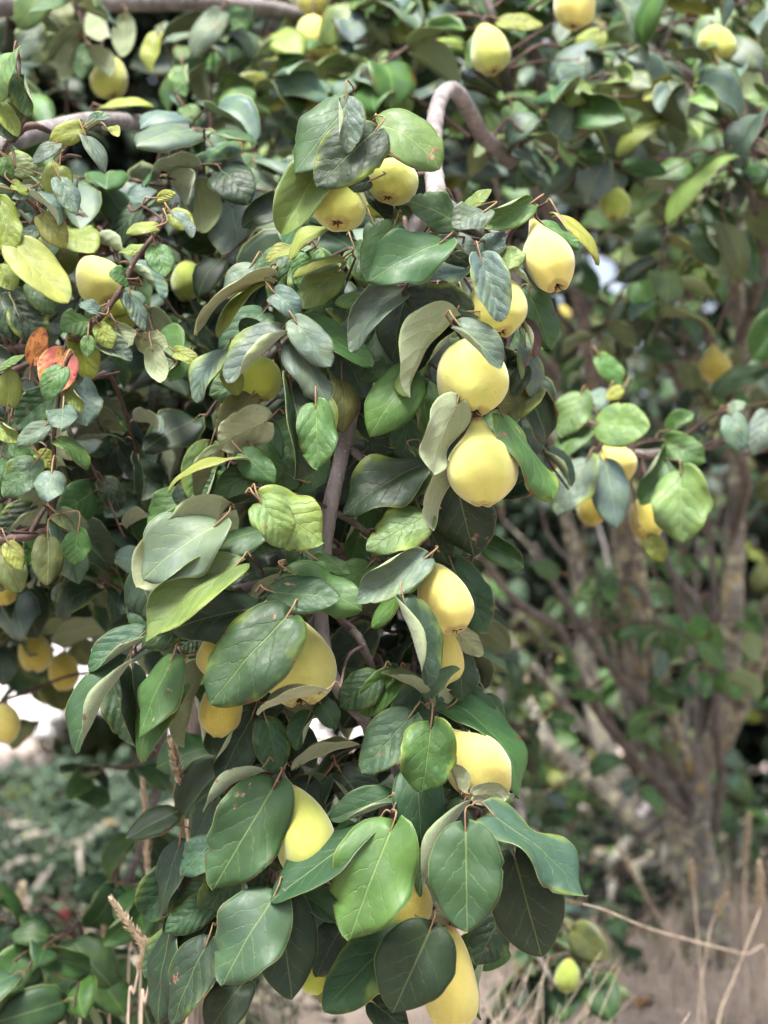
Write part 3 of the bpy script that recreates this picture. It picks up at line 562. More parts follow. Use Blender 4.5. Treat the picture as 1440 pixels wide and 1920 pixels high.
# ================================================================= leaves placed one by one
# stalk x, stalk y, tip x, tip y, width, tone, distance in cm, form   (tone in lower case: pale underside towards us)
LEAVES_R = """
655 195 552 325 108 M 196 w|650 190 652 287 66 B 191 c|702 247 594 350 112 D 192 f|708 233 826 318 112 L 195 a|603 310 527 440 86 L 198 f|693 340 650 353 30 D 197 a
683 358 730 420 40 D 203 v|850 413 768 378 84 M 199 w|908 397 850 428 66 B 197 f|993 383 902 426 62 S 200 c|828 455 692 528 106 M 195 f|738 425 688 530 76 M 199 f
830 450 896 482 52 B 199 f|905 482 946 434 52 B 200 f|632 432 545 487 34 Y 202 a|560 470 500 492 30 Y 203 a|872 392 922 355 34 L 203 f|1047 402 1121 498 32 Y 201 a
1018 420 1086 466 42 S 205 w|930 500 986 474 50 L 199 w|876 505 768 540 62 B 200 f|893 507 848 474 46 D 202 f|902 488 938 604 68 B 190 v|880 585 752 551 74 D 197 w
862 612 941 690 74 B 189 f|856 760 808 891 74 u 194 f|845 880 808 998 38 u 197 a|842 608 762 700 80 D 199 f|847 604 768 745 40 u 196 v|766 560 754 684 54 D 203 f
752 548 658 660 70 B 197 c|567 603 698 688 74 S 202 p|554 604 621 687 64 B 196 f|550 648 612 757 68 B 197 f|546 730 553 899 84 D 197 f|577 753 551 792 44 M 198 f
592 762 595 881 74 S 194 f|640 712 640 812 50 O 201 f|514 550 561 597 52 B 198 f|632 510 549 578 64 L 203 f|642 485 551 522 34 Y 201 a|680 558 628 570 32 L 203 f
630 660 665 747 54 L 205 f|746 675 676 712 46 M 204 f|776 700 694 818 92 S 198 a|802 868 644 966 92 D 201 w|734 840 689 830 30 D 206 w|770 842 788 863 20 S 203 f
690 838 600 948 104 D 212 f|482 835 517 913 44 S 203 f|500 520 362 628 44 p 200 a|492 525 410 633 32 Y 203 a|528 620 424 718 100 B 197 C|430 658 371 756 54 B 201 f
426 688 446 742 42 Y 203 f|470 745 409 816 62 O 204 f|500 790 408 838 90 p 198 w|450 862 313 922 36 Y 198 a|416 850 375 938 36 o 201 v|482 885 401 932 58 M 200 f
462 930 380 950 36 S 201 f|455 850 516 906 54 M 198 w|405 985 268 1088 128 B 195 f|416 963 254 1102 138 p 198 f|500 990 376 1042 68 M 198 w|440 1065 270 1203 98 L 193 c
478 1140 318 1182 100 D 196 f|268 1190 165 1258 74 M 198 C|232 1248 140 1413 94 M 196 f|246 1255 255 1402 50 D 201 f|322 1240 261 1384 80 S 195 f|336 1290 264 1431 66 S 199 a
386 1255 345 1402 46 o 203 v|537 1158 395 1322 150 M 190 f|470 1350 408 1472 86 D 200 f|335 1180 266 1212 50 M 197 f|370 1188 330 1222 50 D 203 f|490 942 606 1018 118 L 192 w
489 944 534 1024 80 L 190 a|797 970 690 1034 90 L 198 w|794 1050 667 1130 90 B 194 f|799 1062 699 1178 44 S 198 f|547 1075 679 1145 92 S 195 f|514 1112 639 1122 80 M 193 f
594 1050 657 1076 38 S 200 w|518 1085 470 1136 36 u 199 c|758 1130 806 1286 86 D 191 f|850 1065 913 1187 84 M 205 f|858 1186 906 1229 42 p 204 f|855 905 890 1044 120 D 203 f
790 960 842 1060 70 D 207 f|602 1300 480 1338 50 p 189 c|600 1318 631 1364 44 M 199 f|580 1340 554 1407 56 M 199 f|500 1352 522 1452 68 M 199 f|545 1360 590 1440 60 D 204 f
560 1436 674 1394 54 o 200 C|706 1270 638 1327 72 M 201 f|737 1275 679 1340 58 S 202 f|690 1180 618 1268 80 D 209 f|806 1312 714 1260 52 O 201 C|808 1316 863 1254 44 B 199 v
848 1292 822 1320 34 p 204 f|835 1330 764 1366 50 M 203 f|768 1345 678 1450 96 B 198 f|808 1362 790 1488 104 S 192 f|838 1318 972 1498 92 S 206 a|512 1478 400 1667 132 M 193 f
692 1556 506 1692 88 M 191 p|545 1665 632 1728 66 B 196 f|730 1495 619 1538 68 M 196 f|734 1555 655 1762 150 S 188 f|780 1438 790 1592 92 M 196 a|866 1515 784 1682 76 D 194 C
873 1560 876 1748 134 M 187 f|910 1500 834 1490 44 D 201 f|862 1482 835 1430 30 p 195 v|888 1492 957 1490 46 p 194 a|925 1530 1097 1682 108 B 191 w|965 1608 1016 1794 134 D 194 f
936 1720 894 1810 76 D 199 w|850 1735 792 1705 36 p 202 v|806 1745 736 1898 150 D 192 f|757 1750 608 1898 114 M 195 f|650 1725 594 1832 66 D 201 f|522 1680 547 1875 122 D 193 f
512 1685 418 1847 138 B 189 f|905 1805 900 1914 36 S 203 f|700 1880 765 1935 60 D 198 f|396 1580 342 1642 70 B 197 f|482 1450 379 1522 50 B 196 C|400 1500 360 1590 50 D 201 f
337 1585 300 1717 46 D 202 f|397 1690 310 1748 62 M 200 f|395 1650 345 1700 50 M 202 f|387 1772 322 1922 84 D 197 f|317 1755 300 1920 40 D 201 f|455 1845 395 1935 76 D 199 f
470 1838 452 1926 34 y 203 v|992 548 1034 656 68 M 203 f|948 500 1010 546 48 B 200 f|985 603 1004 670 38 K 201 c|985 650 996 750 44 B 205 f|985 690 962 744 36 D 203 f
1000 728 942 784 60 O 205 f|945 785 1039 937 48 S 198 w|610 1820 640 1900 60 Y 206 f|560 1490 600 1560 70 D 207 f|640 1450 700 1530 90 D 208 f|700 1590 640 1650 80 D 207 f
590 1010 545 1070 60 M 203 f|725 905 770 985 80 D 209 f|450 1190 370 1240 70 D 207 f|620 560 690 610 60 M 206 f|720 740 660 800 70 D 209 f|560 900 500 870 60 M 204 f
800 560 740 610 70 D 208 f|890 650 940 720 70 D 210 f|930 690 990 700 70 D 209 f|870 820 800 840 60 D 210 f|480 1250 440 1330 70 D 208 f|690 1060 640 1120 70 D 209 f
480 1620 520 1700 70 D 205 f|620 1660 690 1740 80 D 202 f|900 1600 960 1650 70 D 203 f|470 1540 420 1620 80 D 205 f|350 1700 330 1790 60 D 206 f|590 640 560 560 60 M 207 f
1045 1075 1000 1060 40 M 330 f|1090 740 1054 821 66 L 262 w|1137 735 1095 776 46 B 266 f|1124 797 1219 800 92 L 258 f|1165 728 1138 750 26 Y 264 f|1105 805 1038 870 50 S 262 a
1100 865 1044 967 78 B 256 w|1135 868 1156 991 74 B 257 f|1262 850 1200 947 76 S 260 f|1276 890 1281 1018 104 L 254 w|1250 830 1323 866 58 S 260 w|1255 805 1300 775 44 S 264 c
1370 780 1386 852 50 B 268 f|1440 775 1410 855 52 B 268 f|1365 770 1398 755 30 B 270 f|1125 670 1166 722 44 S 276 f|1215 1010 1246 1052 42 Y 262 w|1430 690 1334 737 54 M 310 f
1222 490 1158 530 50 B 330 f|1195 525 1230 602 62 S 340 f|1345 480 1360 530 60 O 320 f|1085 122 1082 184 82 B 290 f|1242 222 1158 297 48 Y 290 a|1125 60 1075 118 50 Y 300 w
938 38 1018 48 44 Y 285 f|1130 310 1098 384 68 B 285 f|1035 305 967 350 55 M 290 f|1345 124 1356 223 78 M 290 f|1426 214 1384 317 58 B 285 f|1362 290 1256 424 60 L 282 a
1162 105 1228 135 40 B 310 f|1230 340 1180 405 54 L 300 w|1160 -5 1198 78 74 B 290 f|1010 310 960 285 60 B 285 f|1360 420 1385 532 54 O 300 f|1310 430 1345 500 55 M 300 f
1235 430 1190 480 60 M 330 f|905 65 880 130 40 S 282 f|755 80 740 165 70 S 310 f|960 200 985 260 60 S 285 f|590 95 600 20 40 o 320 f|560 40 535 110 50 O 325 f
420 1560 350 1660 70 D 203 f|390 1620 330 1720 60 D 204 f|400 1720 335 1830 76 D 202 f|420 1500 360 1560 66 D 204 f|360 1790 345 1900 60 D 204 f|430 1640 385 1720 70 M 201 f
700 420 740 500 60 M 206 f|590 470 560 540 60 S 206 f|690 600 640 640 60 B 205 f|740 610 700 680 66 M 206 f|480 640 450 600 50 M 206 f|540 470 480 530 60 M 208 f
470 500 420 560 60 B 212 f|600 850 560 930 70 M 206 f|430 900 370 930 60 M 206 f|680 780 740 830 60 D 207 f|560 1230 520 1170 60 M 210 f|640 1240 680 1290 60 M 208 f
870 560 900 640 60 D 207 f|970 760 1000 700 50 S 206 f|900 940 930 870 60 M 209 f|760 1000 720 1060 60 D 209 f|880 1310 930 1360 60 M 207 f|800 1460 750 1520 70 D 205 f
"""
LEAVES_L = """
155 240 93 266 44 Y 204 a|164 240 206 216 36 B 205 f|200 242 222 256 34 Y 206 f|107 268 62 306 37 B 203 f|160 254 195 326 40 B 203 f|112 310 100 374 58 Y 205 f
112 335 142 401 48 B 202 f|65 372 109 423 32 B 203 v|80 403 124 466 50 Y 204 f|96 365 120 393 30 S 206 f|24 345 53 366 24 Y 204 w|60 352 22 372 30 B 204 w
28 462 128 568 84 Y 202 p|0 380 22 482 58 Y 203 w|70 430 32 458 34 B 205 f|26 98 5 192 40 L 202 a|36 148 57 219 48 S 203 f|0 195 33 257 38 Y 203 f|-4 225 22 264 32 B 203 f
0 300 20 336 36 S 205 f|15 300 70 330 50 O 212 f|295 372 330 362 22 Y 206 a|320 400 363 426 40 Y 205 f|322 402 360 446 30 B 203 v|295 425 237 439 32 Y 204 a|272 462 221 474 28 Y 206 w
292 463 311 518 54 S 204 f|62 677 81 613 38 G 203 p|118 662 92 738 76 R 203 p|116 690 84 750 47 S 193 f|186 588 148 572 30 B 204 a|168 602 113 618 60 S 207 f|238 524 204 514 42 S 203 f
244 553 271 621 38 B 204 f|186 610 210 653 42 Y 204 f|165 632 163 669 27 S 203 f|180 640 246 676 48 B 206 f|222 615 248 648 40 u 206 w|150 640 166 713 54 Y 207 f|270 636 313 652 34 y 205 a
258 632 292 668 36 y 206 f|285 655 303 718 41 u 204 f|328 660 376 686 30 Y 205 a|346 675 315 714 38 S 206 f|366 690 383 722 30 S 206 f|142 716 164 799 78 B 205 f|118 766 115 806 60 B 200 w
125 732 156 772 34 Y 203 f|88 797 32 836 42 B 203 f|97 886 90 941 60 B 201 f|66 866 8 932 68 M 204 f|108 825 166 881 40 S 204 a|95 745 30 800 64 M 210 f|15 758 20 690 48 Y 206 f
0 690 47 666 26 L 205 f|-5 800 37 828 40 Y 206 f|72 852 105 880 36 Y 207 f|100 810 140 850 70 p 210 f|90 1010 88 1098 58 O 205 f|146 998 140 1059 54 S 203 w|15 1020 41 1069 38 Y 205 f
2 1035 40 1110 58 O 207 f|105 962 166 1002 44 O 208 a|110 985 150 1094 60 B 211 f|60 950 0 1005 60 D 210 f|30 830 60 870 50 S 209 f|0 860 -30 930 60 M 206 f|0 560 30 640 60 D 215 f
30 575 88 640 66 D 214 f|0 500 25 545 50 Y 206 f|60 530 100 590 50 M 214 f|265 835 262 909 76 B 245 f|215 840 178 948 66 B 250 f|326 812 310 892 44 p 248 f|266 752 194 796 60 B 255 f
266 792 188 838 60 D 252 f|300 790 270 840 50 B 255 f|235 358 164 412 70 B 245 f|236 370 302 396 64 B 242 a|328 240 417 287 50 B 262 f|420 300 400 371 62 B 250 f|400 350 343 388 50 B 250 f
415 20 362 110 58 B 290 f|66 50 45 112 60 B 290 f|193 200 288 202 36 Y 262 a|342 126 345 182 52 S 275 f|297 68 285 138 34 Y 285 v|180 22 195 75 60 u 300 f|235 35 228 107 42 u 300 f
150 55 80 118 46 u 300 f|140 85 112 150 44 u 300 f|435 388 450 506 110 B 235 f|165 85 150 150 44 M 300 f|110 10 130 50 44 O 300 f|175 95 215 140 40 u 295 f|400 460 330 440 56 M 245 f
340 205 318 178 40 B 270 f|345 200 372 235 40 S 265 f|455 300 480 345 50 Y 290 f|370 400 440 440 60 D 250 w|480 320 500 400 60 B 260 f|20 1040 0 1110 50 O 215 f
"""
def parse(txt):
    out = []
    for s in txt.replace('\n', '|').split('|'):
        p = s.split()
        if len(p) == 8: out.append([float(v) for v in p[:5]] + [p[5], float(p[6]) / 100, p[7]])
    return out
SPRIGS = {0: {}, 1: {}}
N_LEAF = {0: 0, 1: 0}
def place_leaf(tree, L, rg):
    bx, by, tx, ty, w, tone, D, form = L
    if form == 'f': form = rg.choice('f' if tone in 'RG' else 'fffffaaacCv' if w < 60 else 'fffffwwwaacCv' if w < 98 else 'ffww')
    under = tone.islower(); tone = tone.upper()
    base = at(bx, by, D); l = math.hypot(tx - bx, ty - by) / FPX * D; wm = w / FPX * D * 1.06
    roll = 0.0; dt = -0.18 * l; up = {'B': .8, 'H': .6, 'L': .55, 'D': .25, 'E': .35}.get(tone, .45)
    if wm < 0.58 * l:
        wt = 0.66 * l; roll = math.acos(max(0.25, wm / wt)) * 0.9; wm = wt
    elif wm > 0.88 * l:
        wm *= .95; lt = wm / 0.88; dt = -math.sqrt(max(lt * lt - l * l, 0))
    tip = at(tx, ty, D + dt)
    if roll:
        a = leaf_frame(base, tip, wm, under, up, roll=roll); b = leaf_frame(base, tip, wm, under, up, roll=-roll)
        m = a if a.col[2].xyz.normalized().z > b.col[2].xyz.normalized().z else b
    else:
        m = leaf_frame(base, tip, wm, under, up, roll=rg.uniform(-.22, .22))
    o = link('leaf', rg.choice(TEMPL[form]), TREE_R if tree == 0 else TREE_L)
    o.matrix_basis = m
    o.color = tone_of(tone, rg)
    N_LEAF[tree] += 1
    back = (base - tip).normalized()
    SPRIGS[tree].setdefault((round(base.x / .055), round(base.y / .09), round(base.z / .055)), []).append((base, back))
    return o
rg = random.Random(5)
for tr, txt in ((0, LEAVES_R), (1, LEAVES_L)):
    for L in parse(txt):
        if tr == 0 and L[1] > 1050 and L[6] < 2.3: L[5] = {'M': 'E', 'B': 'H'}.get(L[5], L[5])      # lower leaves: deeper green, their smaller share of sky light put into the tone
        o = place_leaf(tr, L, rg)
        if L[5] == 'R': tag(o, 'heart-shaped leaf turned red and orange')
        if L[5] == 'K': tag(o, 'withered maroon leaf')
# more leaves of the bough behind those in front
ROWS = [(430, 560, 980), (550, 420, 1030), (700, 400, 990), (850, 340, 980), (1000, 280, 920), (1150, 210, 890), (1300, 200, 910), (1450, 360, 950), (1600, 330, 1020), (1750, 320, 1010), (1840, 330, 900)]
CLEAR = [(650, 815), (633, 885), (617, 965), (606, 1055), (605, 1150), (612, 1235), (640, 1300), (680, 1350), (680, 1210), (700, 1255)]
made = 0
while made < 85:
    by = rg.uniform(430, 1800)
    x0 = np.interp(by, [r[0] for r in ROWS], [r[1] for r in ROWS]); x1 = np.interp(by, [r[0] for r in ROWS], [r[2] for r in ROWS])
    bx = rg.uniform(x0, x1); ln = rg.uniform(75, 125); an = rg.gauss(0, .75) + (bx - (x0 + x1) / 2) / (x1 - x0) * .8
    tx, ty = bx + math.sin(an) * ln, by + math.cos(an) * ln
    if any(math.hypot((bx + tx) / 2 - q[0], (by + ty) / 2 - q[1]) < 62 for q in CLEAR): continue
    place_leaf(0, [bx, by, tx, ty, ln * rg.uniform(.6, .85), rg.choice('MMMSDDBBL' if by < 1000 else 'EEESDDHHM'), rg.uniform(2.045, 2.12), 'f'], rg); made += 1  # lower ones again in tones darkened for less sky light
def nearest(tree, p, back=0.0):
    q = p + Vector((0, back, 0))
    return min(NODES[tree], key=lambda n: (n - q).length_squared)
def petiole(b, c, base, back):
    d = (base - c).length
    m1 = base + back * min(.02, d * .45) + Vector((0, 0, .004)); m0 = c + (base - c) * .25 + Vector((0, 0, .008))
    b.tube(spline([tuple(c), tuple(m0), tuple(m1), tuple(base - back * .003)], 4), [.0013, .0010, .0011], 5, 1)
for tr in (0, 1):
    for key, lst in SPRIGS[tr].items():
        c = Vector((0, 0, 0))
        for bs, bk in lst: c += bs + bk * .022 + Vector((0, .012, 0))
        c /= len(lst)
        n = nearest(tr, c, .03); b = Bag()
        d = (c - n).length
        mid = (c + n) / 2 + Vector((rg.uniform(-.1, .1), .25, rg.uniform(0, .25))) * d * .5
        b.tube(spline([tuple(n), tuple(mid), tuple(c)], 6), [.0028 if d > .08 else .002, .0018, .0014], 6, 0, .1)
        for bs, bk in lst: petiole(b, c, bs, bk)
        b.build('twig', [BARK_DARK, PETIOLE], TREE_R if tr == 0 else TREE_L)

# ================================================================= the rest of the foliage, on twigs through the crowns
class Mass:
    def __init__(s): s.V = []; s.F = []; s.M = []; s.lf = []; s.c = []; s.r = []; s.n = 0; s.tw = Bag()
    def leaf(s, m, tone, rg, form):
        V, F, M, lf = TEMPL_LO[form][rg.randrange(len(TEMPL_LO[form]))]
        A = np.array(m)
        s.V.append(V @ A[:3, :3].T + A[:3, 3]); s.F.append(F + s.n); s.M.append(M); s.lf.append(lf)
        s.c.append(np.tile(tone, (len(V), 1))); s.r.append(np.full(len(V), rg.random())); s.n += len(V)
    def build(s, tree):
        if s.n:
            me = mesh_np('foliage', np.vstack(s.V), np.vstack(s.F), MASS_MATS, np.concatenate(s.M),
                         {'lf': ('FLOAT_VECTOR', np.vstack(s.lf)), 'col': ('FLOAT_COLOR', np.vstack(s.c)), 'rnd': ('FLOAT', np.concatenate(s.r))})
            tag(link('foliage', me, tree), None, None, None, 'stuff')
        if s.tw.n: tag(s.tw.build('twigs', [BARK_DARK, PETIOLE], tree), None, None, None, 'stuff')
MASS = [Mass(), Mass()]
def sprig(tree, p, tones, size, nl, rg, single, dense=1.0, spread=1.0):
    n = nearest(tree, p)
    d0 = (p - n); dist = d0.length
    d = (d0.normalized() + Vector((rg.uniform(-.6, .6), rg.uniform(-.6, .4), rg.uniform(-.7, .3)))).normalized()
    ln = rg.uniform(.10, .22) * spread
    s0 = p - d0.normalized() * min(dist, .20)
    path = spline([tuple(s0), tuple((s0 + p) / 2 + Vector((0, 0, .03))), tuple(p), tuple(p + d * ln * .6), tuple(p + d * ln + Vector((0, 0, -.03)))], 4)
    MASS[tree].tw.tube(path, [.004, .0025, .0015], 5, 0, .1)
    path = [Vector(q) for q in path[8:]]
    for k in range(nl):
        u = (k + rg.random() * .6) / nl * (len(path) - 1); i0 = min(int(u), len(path) - 2)
        q = path[i0].lerp(path[i0 + 1], u - i0)
        ang = k * 2.4 + rg.uniform(-.5, .5)
        out = Vector((math.cos(ang), math.sin(ang) * .7 - .35, rg.uniform(-.9, .15))).normalized()
        base = q + out * .018
        L = size * rg.uniform(.65, 1.15); W = L * rg.uniform(.68, .86)
        axis = (out + Vector((0, -.1, rg.uniform(-.9, 0)))).normalized()
        tip = base + axis * L
        nrm = Vector((rg.uniform(-.5, .5), rg.uniform(-1.0, .25), rg.uniform(.1, 1.1)))
        nrm = nrm - axis * nrm.dot(axis)
        if nrm.length < .05: nrm = Vector((1, 0, 0)) - axis * axis.x
        nrm.normalize(); xv = axis.cross(nrm)
        m = Matrix((xv * W, axis * L, nrm * L)).transposed().to_4x4(); m.translation = base
        form = rg.choice('fffaaavwcC'); ch = rg.choice(tones)
        MASS[tree].tw.tube([tuple(q), tuple(q + out * .010 + Vector((0, 0, .004))), tuple(base)], [.0012, .001], 4, 1)
        if single and N_LEAF[tree] < 300:
            o = link('leaf', rg.choice(TEMPL[form]), TREE_R if tree == 0 else TREE_L); o.matrix_basis = m; o.color = tone_of(ch, rg); N_LEAF[tree] += 1
        else: MASS[tree].leaf(m, tone_of(ch, rg), rg, form)
def fill(tree, x0, x1, y0, y1, d0, d1, n, tones, size, nl=6, single=False, skip=(), spread=1.0):
    for k in range(n):
        for _ in range(12):
            x, y = rg.uniform(x0, x1), rg.uniform(y0, y1)
            dd = rg.uniform(d0, d1)
            if any(abs(x - fx) < 95 and -170 < y - fy < 60 and dd < fd + .12 for fx, fy, fd in BGF): continue
            if not any(a <= x <= b and c <= y <= d for a, b, c, d in skip): break
        else: continue
        sprig(tree, at(x, y, dd), tones, size, nl, rg, single, spread=spread)
BGF = [(588, 68, 3.1), (622, 95, 3.2), (208, 143, 3.05), (912, 88, 2.8), (1078, 10, 2.8), (1342, 85, 2.95), (1150, 380, 2.9), (1344, 682, 3.5), (65, 1225, 2.8), (120, 1258, 2.85), (6, 1355, 2.7), (1063, 1830, 2.95), (1155, 860, 2.66), (1107, 945, 2.7), (1213, 970, 2.7)]
GAPS = ((130, 390, 10, 345), (1190, 1280, 10, 120))
# near fill just behind the hanging bough
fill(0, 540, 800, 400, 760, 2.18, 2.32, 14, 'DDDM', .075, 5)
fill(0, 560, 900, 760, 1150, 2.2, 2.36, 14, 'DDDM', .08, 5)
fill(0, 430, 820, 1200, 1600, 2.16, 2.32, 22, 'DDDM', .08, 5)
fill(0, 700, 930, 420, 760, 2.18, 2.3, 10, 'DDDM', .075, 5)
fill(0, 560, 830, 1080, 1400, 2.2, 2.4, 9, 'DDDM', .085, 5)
# crown above and behind
fill(0, 480, 1000, -120, 330, 2.8, 3.6, 46, 'MBBBBSSLLYU', .098, 6)
fill(0, 960, 1560, -120, 430, 2.75, 3.5, 40, 'MBBBBSSLLYU', .098, 6, skip=GAPS)
fill(0, 500, 1600, -150, 500, 3.6, 4.6, 64, 'MBBBSSLL', .10, 6, skip=GAPS)
fill(0, 960, 1500, 430, 760, 3.4, 4.6, 30, 'DDMMSO', .08, 5)
fill(0, 900, 1500, 600, 1250, 4.6, 5.8, 50, 'DMMSSBO', .08, 5)
fill(0, 1380, 1620, 250, 900, 2.8, 3.6, 12, 'DMBS', .085, 6)
fill(0, 880, 1400, 1050, 1650, 4.8, 6.0, 60, 'MMSSBLY', .08, 5)
fill(0, 940, 1300, 980, 1480, 3.6, 4.3, 22, 'DMMSSB', .075, 4)
fill(0, 950, 1060, 1690, 1880, 2.8, 3.3, 6, 'DMMO', .08, 5)
fill(0, 1000, 1200, 1560, 1780, 4.2, 4.8, 7, 'DMMB', .075, 5)
fill(0, 1390, 1500, 1000, 1480, 4.4, 5.4, 8, 'DMM', .08, 5)
# the crown goes on above the picture
fill(0, 1050, 1900, -900, -200, 4.4, 5.4, 20, 'DMMBS', .10, 6, spread=1.6)
# left crown
fill(1, -80, 360, 350, 640, 2.25, 2.5, 17, 'DMBBSY', .070, 6, True)
fill(1, -80, 240, 640, 1080, 2.2, 2.45, 19, 'DMBBS', .068, 6, True)
fill(1, 250, 520, 330, 560, 2.4, 2.8, 18, 'MBBB', .095, 6, True)
fill(1, -150, 540, -120, 330, 2.9, 3.5, 30, 'DMBBBSLYU', .095, 6, True, skip=GAPS)
fill(1, -100, 520, 420, 1010, 2.5, 3.0, 44, 'DDDMB', .085, 6)
fill(1, 0, 560, 430, 1020, 3.0, 3.7, 40, 'DDDM', .09, 6)
fill(1, -100, 330, 940, 1080, 2.5, 3.1, 22, 'DDDMB', .085, 6)
fill(1, -60, 160, 1110, 1200, 2.8, 3.2, 5, 'DMO', .08, 5)
fill(1, -80, 230, 1040, 1140, 2.98, 3.4, 6, 'DDMO', .085, 5)
fill(1, 40, 350, 1620, 1900, 2.6, 3.0, 16, 'MMHSE', .085, 5)
fill(1, 230, 350, 1420, 1640, 2.7, 3.0, 5, 'SMLD', .08, 4)
MASS[0].build(TREE_R); MASS[1].build(TREE_L)

# ================================================================= quinces
PROF = {
    'round': ([0, .02, .06, .12, .2, .32, .46, .6, .74, .85, .93, .975], [.05, .12, .20, .30, .385, .46, .5, .497, .465, .40, .31, .22]),
    'pear': ([0, .03, .09, .16, .24, .34, .45, .57, .69, .8, .89, .96], [.065, .09, .12, .17, .255, .375, .46, .5, .49, .44, .35, .235]),
    'tall': ([0, .03, .08, .15, .24, .35, .48, .6, .72, .83, .91, .965], [.06, .125, .19, .27, .35, .425, .475, .497, .49, .44, .35, .23])}
def fruit_mesh(kind, seed, ns=40, nt=34):
    rg_ = np.random.default_rng(seed)
    tu, ru = PROF[kind]
    tt = np.linspace(0, 1, nt); th = np.linspace(0, 2 * np.pi, ns, endpoint=False)
    k = nt - 7
    t1 = np.linspace(0, .985, k); tz = np.concatenate([t1, [1.0, 1.0, .985, .965, .95, .945, .945]])
    r1 = np.interp(t1, tu + [.985], ru + [.195])
    # smooth the profile
    for _ in range(2): r1[1:-1] = (r1[:-2] + 2 * r1[1:-1] + r1[2:]) / 4
    rr = np.concatenate([r1, [.155, .115, .085, .062, .045, .025, .0]])
    ph = rg_.uniform(0, 6.28, 5); V = []
    for i_ in range(nt):
        s_ = np.clip((tz[i_] - .35) / .6, 0, 1) ** 1.3
        q = 1 + .038 * s_ * np.cos(5 * th + ph[0]) + .05 * np.cos(2 * th + ph[1]) - .05 * np.exp(-((np.mod(th - ph[2] + np.pi, 2 * np.pi) - np.pi) / .16) ** 2) * np.clip((tz[i_] - .3) * 2.5, 0, 1) * (seed % 2) + .024 * np.sin(4 * th + 7 * tz[i_] + ph[3]) + .018 * np.sin(2 * th - 9 * tz[i_] + ph[4]) + .03 * np.cos(3 * th + ph[2]) * s_
        bend = .04 * math.sin(3.0 * tz[i_] + ph[3])
        zz = tz[i_] + (.012 * np.cos(5 * th + ph[0]) + .02 * np.cos(2 * th + ph[4])) * (1 if tz[i_] > .8 else 0) * np.clip((tz[i_] - .8) / .15, 0, 1)
        V.append(np.stack([rr[i_] * q * np.cos(th) + bend, rr[i_] * q * np.sin(th), zz], -1))
    V = np.vstack(V); i_, j_ = np.meshgrid(np.arange(nt - 1), np.arange(ns), indexing='ij'); j2 = (j_ + 1) % ns
    F = np.stack([i_ * ns + j_, i_ * ns + j2, (i_ + 1) * ns + j2, (i_ + 1) * ns + j_], -1).reshape(-1, 4)[:, ::-1]
    V = np.vstack([V, [[V[:ns, 0].mean(), 0, 0]]]); cap = [(a_, (a_ + 1) % ns, len(V) - 1) for a_ in range(ns)]
    rank = np.concatenate([t1, np.linspace(.985, 1.0, 7)])
    fr = np.concatenate([np.repeat(rank, ns), [0]]); fr = np.stack([fr, fr, fr], -1)
    return mesh_np('skin', V, [tuple(f) for f in F] + cap, [FRUIT], None, {'fr': ('FLOAT_VECTOR', fr)}), V[nt * ns - 1]
def calyx_mesh(c):
    b = Bag()
    for k in range(5):
        a_ = k * 1.2566 + .2; d_ = np.array([math.cos(a_), math.sin(a_), 0]); s_ = np.array([-math.sin(a_), math.cos(a_), 0])
        o0 = np.array([c[0], c[1], .948])
        V = [o0 + s_ * .028, o0 - s_ * .028, o0 + d_ * .055 - s_ * .020 + [0, 0, .03], o0 + d_ * .055 + s_ * .020 + [0, 0, .03], o0 + d_ * .105 + [0, 0, .062 + .02 * math.sin(k * 2.3)]]
        V2 = [v + np.array([0, 0, .008]) for v in V]
        b.add(V + V2, [(0, 1, 2, 3), (3, 2, 4), (8, 7, 6, 5), (9, 7, 8), (0, 3, 8, 5), (2, 1, 6, 7), (3, 4, 9, 8), (4, 2, 7, 9)], 0)
    for k in range(7):
        a_ = k * .9; b.tube([(c[0] + .02 * math.cos(a_), c[1] + .02 * math.sin(a_), .945), (c[0] + .035 * math.cos(a_), c[1] + .035 * math.sin(a_), .985)], [.005, .003], 4)
    return b.mesh('calyx', [CALYX], False)
def stalk_mesh():
    b = Bag(); b.tube(spline([(0, 0, .02), (.01, 0, -.04), (.0, .01, -.09), (.02, .0, -.13)], 4), [.06, .045, .035, .03], 7, 0, .1)
    return b.mesh('stalk', [BARK_DARK])
FM = {}
for k in PROF:
    FM[k] = []
    for sd_ in range(4):
        me, c = fruit_mesh(k, 31 * sd_ + len(k)); FM[k].append((me, calyx_mesh(c)))
STALK = stalk_mesh()
FT = {'y': (0.48, 0.455, 0.115), 'o': (0.515, 0.44, 0.115), 'g': (0.36, 0.42, 0.055), 'h': (0.40, 0.415, 0.09), 'v': (0.25, 0.31, 0.05), 'd': (0.36, 0.30, 0.05)}  # d: yellow with the shade on tucked-away fruit put into the colour
